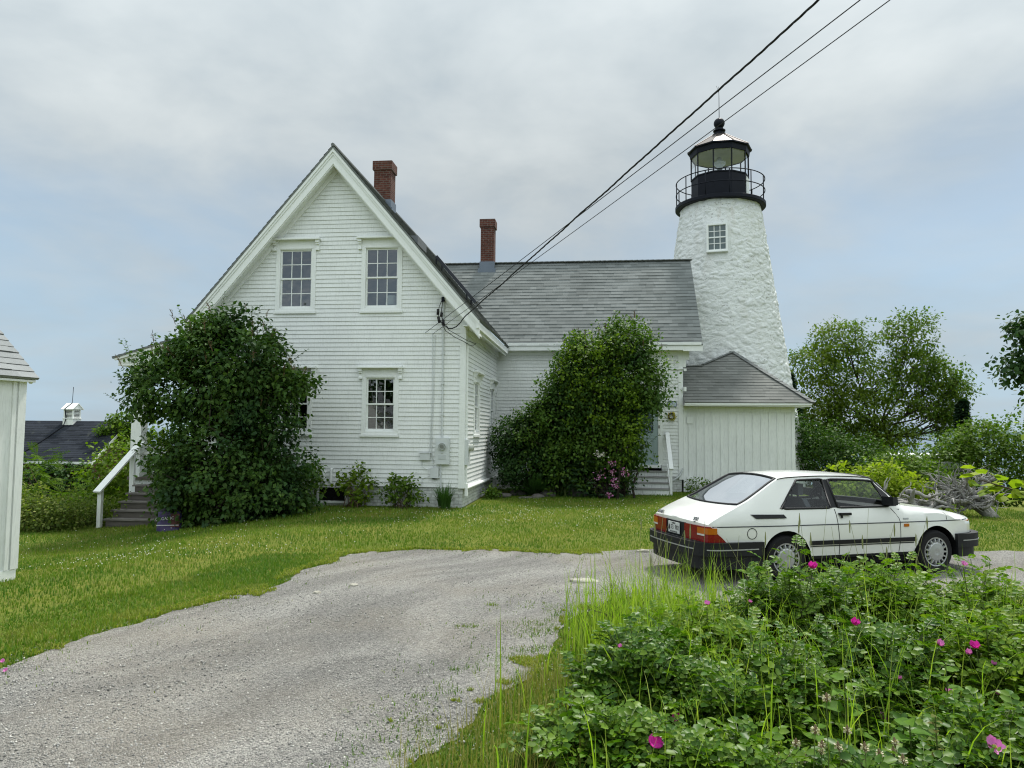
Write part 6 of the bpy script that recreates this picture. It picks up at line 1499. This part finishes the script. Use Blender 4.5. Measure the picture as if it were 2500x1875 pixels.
for u,v,sz,op,bi,kind in FL:
    d=ray(u,v); x,y,rx,ry,h,_=ROSES[bi]; best=None
    for i,(x2,y2,a,b,hh,_) in enumerate(ROSES):
        # first hit of the view ray with any bush dome
        o_=Vector((0-x2,0-y2,2.))
        A_=Vector((d.x/a,d.y/b,d.z/hh)); O_=Vector((o_.x/a,o_.y/b,o_.z/hh)); aa=A_.dot(A_);bb=2*A_.dot(O_);cc=O_.dot(O_)-1.08; D_=bb*bb-4*aa*cc
        if D_>0:
            t_=(-bb-math.sqrt(D_))/(2*aa)
            if t_>0 and (best is None or t_<best[0]): best=(t_,i)
    if best is None: best=((y-.3)/d.y,bi)
    p=Vector((0,0,2.))+d*(best[0]-.05); par=ROSEOBJ[best[1]]
    fl=petal_flower(p,Vector((random.uniform(-.5,.5),-.35 if op<.6 else -.8,.9)),sz*.98,op,MAG if kind==0 else PNK,par,5,'bloom')
    stm=MB(); e=p-Vector((0,0,.02)); b=Vector((par.location.x+(p.x-par.location.x)*.6,par.location.y+(p.y-par.location.y)*.6,.05)); stm.tube([b,b.lerp(e,.6)+Vector((0,0,.03)),e],.004,5); s=stm.build('bloom_stalk',GSTEM,None); s.parent=par; s.matrix_parent_inverse=Matrix.Translation(-par.location)
# bits of a pink rose at the lower left border
pr_=empty('rose_bush',(-4.55,6.25,gz1(-4.5,6.25)),0,'small rose sprig with two pink blooms at the left border on the drive edge','rose bush','rose bushes in the foreground')
C,d=lobes_pts([(-.1,0,.12,.16,.14,.12)],26,.5,.2,40.,.02); n=len(C)*2; leafset('leaves',np.repeat(C,2,0),rng.normal(size=(n,3)),np.tile([0,0,1.],(n,1)),.08*rng.uniform(.7,1.2,n),ROSE,G_ROSE,pr_)
for u,v in ((8,1615),(14,1637)):
    d=ray(u,v); petal_flower(Vector((0,0,2))+d*(6.1/d.y),(0,-.6,.8),.02,.6,PNK,pr_)
# tall grass beside and in the roses
G_TALL=m_leaf('tall_grass',[(.20,.33,.025),(.27,.39,.04),(.34,.41,.08),(.16,.28,.025)],.5,.35,.45)
B=[];H_=[]
for cx,cy,s,n,h in ((1.05,6.9,.28,320,.72),(1.40,7.1,.34,460,.88),(1.8,7.2,.30,200,.80),(1.25,6.3,.30,340,.70),(1.6,6.5,.3,220,.72),(2.2,5.9,.8,160,.85),(1.4,5.0,.6,140,.75),(3.2,5.9,.8,150,.9),(2.6,4.8,.8,120,.75),(4.2,6.3,.5,160,.85),(2.0,6.0,.3,110,.7),(1.5,5.5,.5,150,.55),(2.9,7.4,.5,130,.78),(3.9,7.5,.6,150,.75),(2.4,5.,.7,130,.55),(1.2,4.3,.7,150,.45),(3.2,4.6,.6,90,.5),(.75,5.,.25,90,.34),(.5,4.4,.25,80,.26),(4.6,7.2,.5,140,.8)):
    B.append(np.stack([rng.normal(cx,s,n),rng.normal(cy,s*.8,n),np.zeros(n)],-1)); H_.append(np.full(n,h))
B=np.concatenate(B);H_=np.concatenate(H_); k=~inside(B[:,0],B[:,1])|(rng.random(len(B))<.12); B=B[k];H_=H_[k];n=len(B); B[:,2]=gz(B[:,0],B[:,1])
o=bladeset('tall_grass',B,rng.uniform(0,6.28,n),H_*rng.uniform(.45,1.25,n),rng.uniform(.05,1.0,n),rng.uniform(.007,.014,n),G_TALL,None,6); tag(o,'tall bright green grass growing through the rose thicket','grass',kind='stuff')
m=MB()
for k in range(34):
    x,y=(rng.normal(1.5,.4),rng.normal(7.1,.3)) if k<12 else (rng.uniform(1.9,4.4),rng.uniform(6.9,7.8)); h=rng.uniform(.8,1.25); lean=Vector((rng.normal()*.18,rng.normal()*.1,0)); b=Vector((x,y,0)); tp=b+lean+Vector((0,0,h)); m.tube([b,b.lerp(tp,.5)-lean*.15,tp],[.003,.0025,.0015],4,caps=False)
    if k%2==0: m.tube([tp-Vector((0,0,.13)),tp-Vector((0,0,.06)),tp],[.004,.008,.002],5)
o=m.build('grass_stalks',plain('grass_stalk',(.24,.25,.10),.8)); tag(o,'long flowering grass stalks rising in front of the car','grass',kind='stuff')
# bare dead twigs
for bx_,by_,lab in ((1.02,6.75,'dark leafless twig by the gravel at the left of the tall grass'),(2.15,7.25,'pale bare branch in front of the car rear wheel'),(1.75,6.2,'tangle of dark bare canes behind the small pink bloom')):
    m=MB()
    def br(p,d,l,r,dep):
        e=p+d.normalized()*l; m.tube([p,p.lerp(e,.5)+Vector(rng.normal(size=3))*l*.06,e],[r,r*.8,r*.5],5)
        if dep:
            for k in range(3): br(p.lerp(e,random.uniform(.4,1)),(d.normalized()+Vector(rng.normal(size=3))*.55),l*.55,r*.6,dep-1)
    for k in range(3): br(Vector((bx_,by_,0)),Vector((rng.normal()*.35,rng.normal()*.25,1)),.42,.006,2)
    o=m.build('dead_twig',TWIG if 'pale' in lab else plain('dark_twig',(.035,.025,.02),.9)); tag(o,lab,'twig')
# broad-leaved weeds, plantain heads
def weed(x,y,h,label,nl=14,size=.17,mat=None):
    o=empty('broadleaf_weed',(x,y,0),0,label,'weed'); m=MB(); m.tube([(0,0,0),(.01,0,h*.5),(0,0,h)],[.007,.006,.003],5); m.build('stem',GSTEM,o)
    z=np.linspace(.12,1,nl)*h; th=np.arange(nl)*2.4+random.random()*5; D=np.stack([np.cos(th),np.sin(th),.15+0*th],-1); leafset('leaves',np.stack([0*z,0*z,z],-1),D,np.tile([0,0,1.],(nl,1))+rng.normal(size=(nl,3))*.2,size*(1.1-.6*np.linspace(0,1,nl)),LILAC,mat or G_WEED,o)
weed(2.02,4.55,.52,'broad-leaved bright green weed left of the low pink bloom',14,.20); weed(2.22,4.2,.42,'broad-leaved weed below the low pink bloom',12,.20); weed(2.75,4.75,.55,'tall broad-leaved weed behind the wide open bloom',15,.17); weed(1.75,4.3,.36,'small broad-leaved weed among the plantain heads',11,.17); weed(2.5,4.05,.30,'squat weed with wide leaves at the bottom edge',10,.20)
weed(2.28,4.05,.50,'slender reddish-green weed spike at the bottom edge',30,.08,m_leaf('spike_leaves',[(.14,.13,.03),(.10,.15,.03)],.6,.3,.3))
PH=plain('plantain_head',(.17,.12,.065),.9); PF_=m_leaf('plantain_anthers',[(.55,.50,.36),(.62,.58,.45)],.8,.2,.2)
P0=None
spots=[(2018,1712),(1990,1790),(2008,1826),(2005,1840),(1944,1822),(1930,1850),(2148,1848),(2120,1850),(2112,1832),(2186,1820),(2182,1842),(2206,1862),(1965,1860),(2110,1868),(2060,1866),(1902,1856),(2070,1790),(2048,1830)]
for k,(u,v) in enumerate(spots):
    d=ray(u,v); yy=3.75+.35*random.random(); p=Vector((0,0,2))+d*(yy/d.y); h=max(.12,p.z)
    lab='brown plantain head with a ring of cream anthers among the roses at the bottom edge'
    if P0 is None:
        o=empty('plantain',(p.x,p.y,0),0,lab,'plantain','plantain heads at the bottom edge'); m=MB(); m.tube([(0,0,-.9),(.004,0,-.3),(0,0,0)],.0022,5); a=m.build('stalk',GSTEM,o)
        m=MB(); m.tube([(0,0,-.005),(0,0,.010),(0,0,.028),(0,0,.042)],[.004,.009,.008,.003],8); b=m.build('seed_head',PH,o); n=40; th=rng.uniform(0,6.28,n); leafset('anthers',np.stack([.009*np.cos(th),.009*np.sin(th),rng.uniform(.0,.026,n)],-1),np.stack([np.cos(th),np.sin(th),rng.normal(size=n)*.3],-1),rdir(n),.012*np.ones(n),PET,PF_,o); P0=o; KIDS=list(o.children)
        o.location=(p.x,p.y,h)
    else:
        o=P0.copy(); col.objects.link(o); o.location=(p.x,p.y,h); o.rotation_euler=(random.uniform(-.12,.12),random.uniform(-.12,.12),random.random()*6)
        for c_ in KIDS: c2=c_.copy(); col.objects.link(c2); c2.parent=o
# near branch reaching in at the right
yb=empty('sapling',(4.93,6.6,0),0,'sapling outside the right border whose bright yellow-green leaves reach into the picture','sapling')
m=MB(); m.tube([(0,0,0),(-.1,0,.9),(-.25,0,1.45),(-.75,.0,1.60)],[.02,.016,.012,.004],6); m.tube([(-.1,0,.9),(.0,0,1.7),(-.28,0,2.1)],[.014,.01,.004],6); m.build('trunk',TWIG,yb)
P=[];D=[]
for k in range(34):
    u=random.random(); p=Vector((-.25,0,1.45)).lerp(Vector((-.78,0,1.60)),u); P.append(p+Vector(rng.normal(size=3))*.05); D.append(Vector((-.7+rng.normal()*.5,rng.normal()*.7,rng.normal()*.35)))
for k in range(22):
    u=random.random(); p=Vector((0,0,1.7)).lerp(Vector((-.28,0,2.1)),u); P.append(p+Vector(rng.normal(size=3))*.06); D.append(Vector((-.6+rng.normal()*.5,rng.normal()*.7,rng.normal()*.35)))
n=len(P); leafset('leaves',np.array(P),np.array(D),np.tile([0,0,1.],(n,1))+rng.normal(size=(n,3))*.35,.15*rng.uniform(.6,1.1,n),OVAL,G_YEL,yb)
# woods behind the viewer (mirrored in the lower panes)
n=9000; x=rng.uniform(-45,45,n); z=rng.random(n)**.8*(9+3*np.sin(x*.35)); y=-26+rng.normal(size=n)*1.6; o=leafset('woods',np.stack([x,y,z],-1),rdir(n),rdir(n),rng.uniform(.8,1.6,n),SIMPLE,G_LIL2); tag(o,'dark treeline across the road behind the viewer','woods',kind='stuff')
# ------------------------------------------------------------------ light, sky, camera
SUN_EL,SUN_AZ=R(60),R(26)   # azimuth from +Y towards +X
w=bpy.data.worlds.new('World'); scn.world=w; w.use_nodes=True; nt=w.node_tree; nt.nodes.clear()
N=lambda t:nt.nodes.new('ShaderNode'+t); L=nt.links.new
sky=N('TexSky'); sky.sky_type='NISHITA'; sky.sun_disc=False; sky.sun_elevation=SUN_EL; sky.sun_rotation=SUN_AZ; sky.air_density=1.; sky.dust_density=1.; sky.ozone_density=1.
tc=N('TexCoord'); sx=N('SeparateXYZ'); L(tc.outputs['Generated'],sx.inputs[0])
def M(op,a,b=None,clamp=False):
    n=N('Math'); n.operation=op; n.use_clamp=clamp
    for i,v in enumerate((a,b)):
        if v is None: continue
        if hasattr(v,'links'): L(v,n.inputs[i])
        else: n.inputs[i].default_value=v
    return n.outputs[0]
den=M('MAXIMUM',M('ADD',sx.outputs[2],.22),.05)
cb=N('CombineXYZ'); L(M('DIVIDE',sx.outputs[0],den),cb.inputs[0]); L(M('DIVIDE',sx.outputs[1],den),cb.inputs[1])
def NZ(sc,det,rough,dist=0.):
    n=N('TexNoise'); n.inputs['Scale'].default_value=sc; n.inputs['Detail'].default_value=det; n.inputs['Roughness'].default_value=rough; n.inputs['Distortion'].default_value=dist; L(cb.outputs[0],n.inputs['Vector']); return n.outputs['Fac']
n1=NZ(.85,6,.52,.35); n2=NZ(2.4,5,.55,.2)
elev=M('MULTIPLY',sx.outputs[2],1.55)
d=M('ADD',M('ADD',M('MULTIPLY',n1,1.5),M('MULTIPLY',n2,.45)),M('ADD',elev,-.78))
mr=N('MapRange'); mr.interpolation_type='SMOOTHSTEP'; mr.inputs[1].default_value=.10; mr.inputs[2].default_value=.85; mr.inputs[3].default_value=.26; mr.inputs[4].default_value=.97; L(d,mr.inputs[0])
tone=N('ValToRGB'); tone.color_ramp.elements[0].position=.38; tone.color_ramp.elements[0].color=(4.7,5.4,5.8,1); tone.color_ramp.elements[1].position=.62; tone.color_ramp.elements[1].color=(7.3,7.85,7.95,1)
L(M('ADD',M('MULTIPLY',n1,.5),M('MULTIPLY',n2,.5)),tone.inputs[0])
# cloud deck brighter overhead than over sea; boosted behind viewer to light the walls
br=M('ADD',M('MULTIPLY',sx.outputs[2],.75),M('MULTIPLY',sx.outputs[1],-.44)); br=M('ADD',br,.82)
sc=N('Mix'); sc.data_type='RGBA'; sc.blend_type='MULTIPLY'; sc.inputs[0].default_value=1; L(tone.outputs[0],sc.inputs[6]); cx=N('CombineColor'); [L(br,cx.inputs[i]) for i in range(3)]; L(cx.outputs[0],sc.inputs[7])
lo=N('Mix'); lo.data_type='RGBA'; lo.inputs[7].default_value=(3.55,5.05,6.35,1); L(sky.outputs[0],lo.inputs[6])
lf=N('MapRange'); lf.interpolation_type='SMOOTHSTEP'; lf.inputs[1].default_value=.0; lf.inputs[2].default_value=.45; lf.inputs[3].default_value=.88; lf.inputs[4].default_value=.35; L(sx.outputs[2],lf.inputs[0]); L(lf.outputs[0],lo.inputs[0])
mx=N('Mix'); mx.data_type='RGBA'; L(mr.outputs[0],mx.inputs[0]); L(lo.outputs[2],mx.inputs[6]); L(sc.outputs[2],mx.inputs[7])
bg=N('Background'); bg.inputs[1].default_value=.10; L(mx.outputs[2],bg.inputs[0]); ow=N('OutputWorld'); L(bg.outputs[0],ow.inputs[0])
sl_=bpy.data.lights.new('sun','SUN'); sl_.energy=3.6; sl_.angle=R(7); sl_.color=(1,.96,.90); so=bpy.data.objects.new('sun',sl_); col.objects.link(so)
dv=Vector((math.sin(SUN_AZ)*math.cos(SUN_EL),math.cos(SUN_AZ)*math.cos(SUN_EL),math.sin(SUN_EL))); so.rotation_euler=dv.to_track_quat('Z','Y').to_euler(); so.location=dv*60
cam=bpy.data.cameras.new('camera'); cam.sensor_width=36; cam.lens=36*1800/2500; cam.clip_end=40000; cam.clip_start=.05
co=bpy.data.objects.new('camera',cam); col.objects.link(co)
pitch=math.atan((1052-937.5)/1800)
co.matrix_world=Matrix.Translation((0,0,2.))@Matrix.Rotation(R(90)+pitch,4,'X')@Matrix.Rotation(.0086,4,'Z'); scn.camera=co
vs=scn.view_settings; vs.view_transform='Standard'; vs.look='None'; vs.gamma=1; vs.exposure=.47; vs.use_curve_mapping=False
scn.render.engine='CYCLES'; cy=scn.cycles; cy.max_bounces=8; cy.transparent_max_bounces=24; cy.diffuse_bounces=3; cy.glossy_bounces=3; cy.transmission_bounces=4; cy.caustics_reflective=False; cy.caustics_refractive=False
cy.use_denoising=True; cy.filter_width=1.15
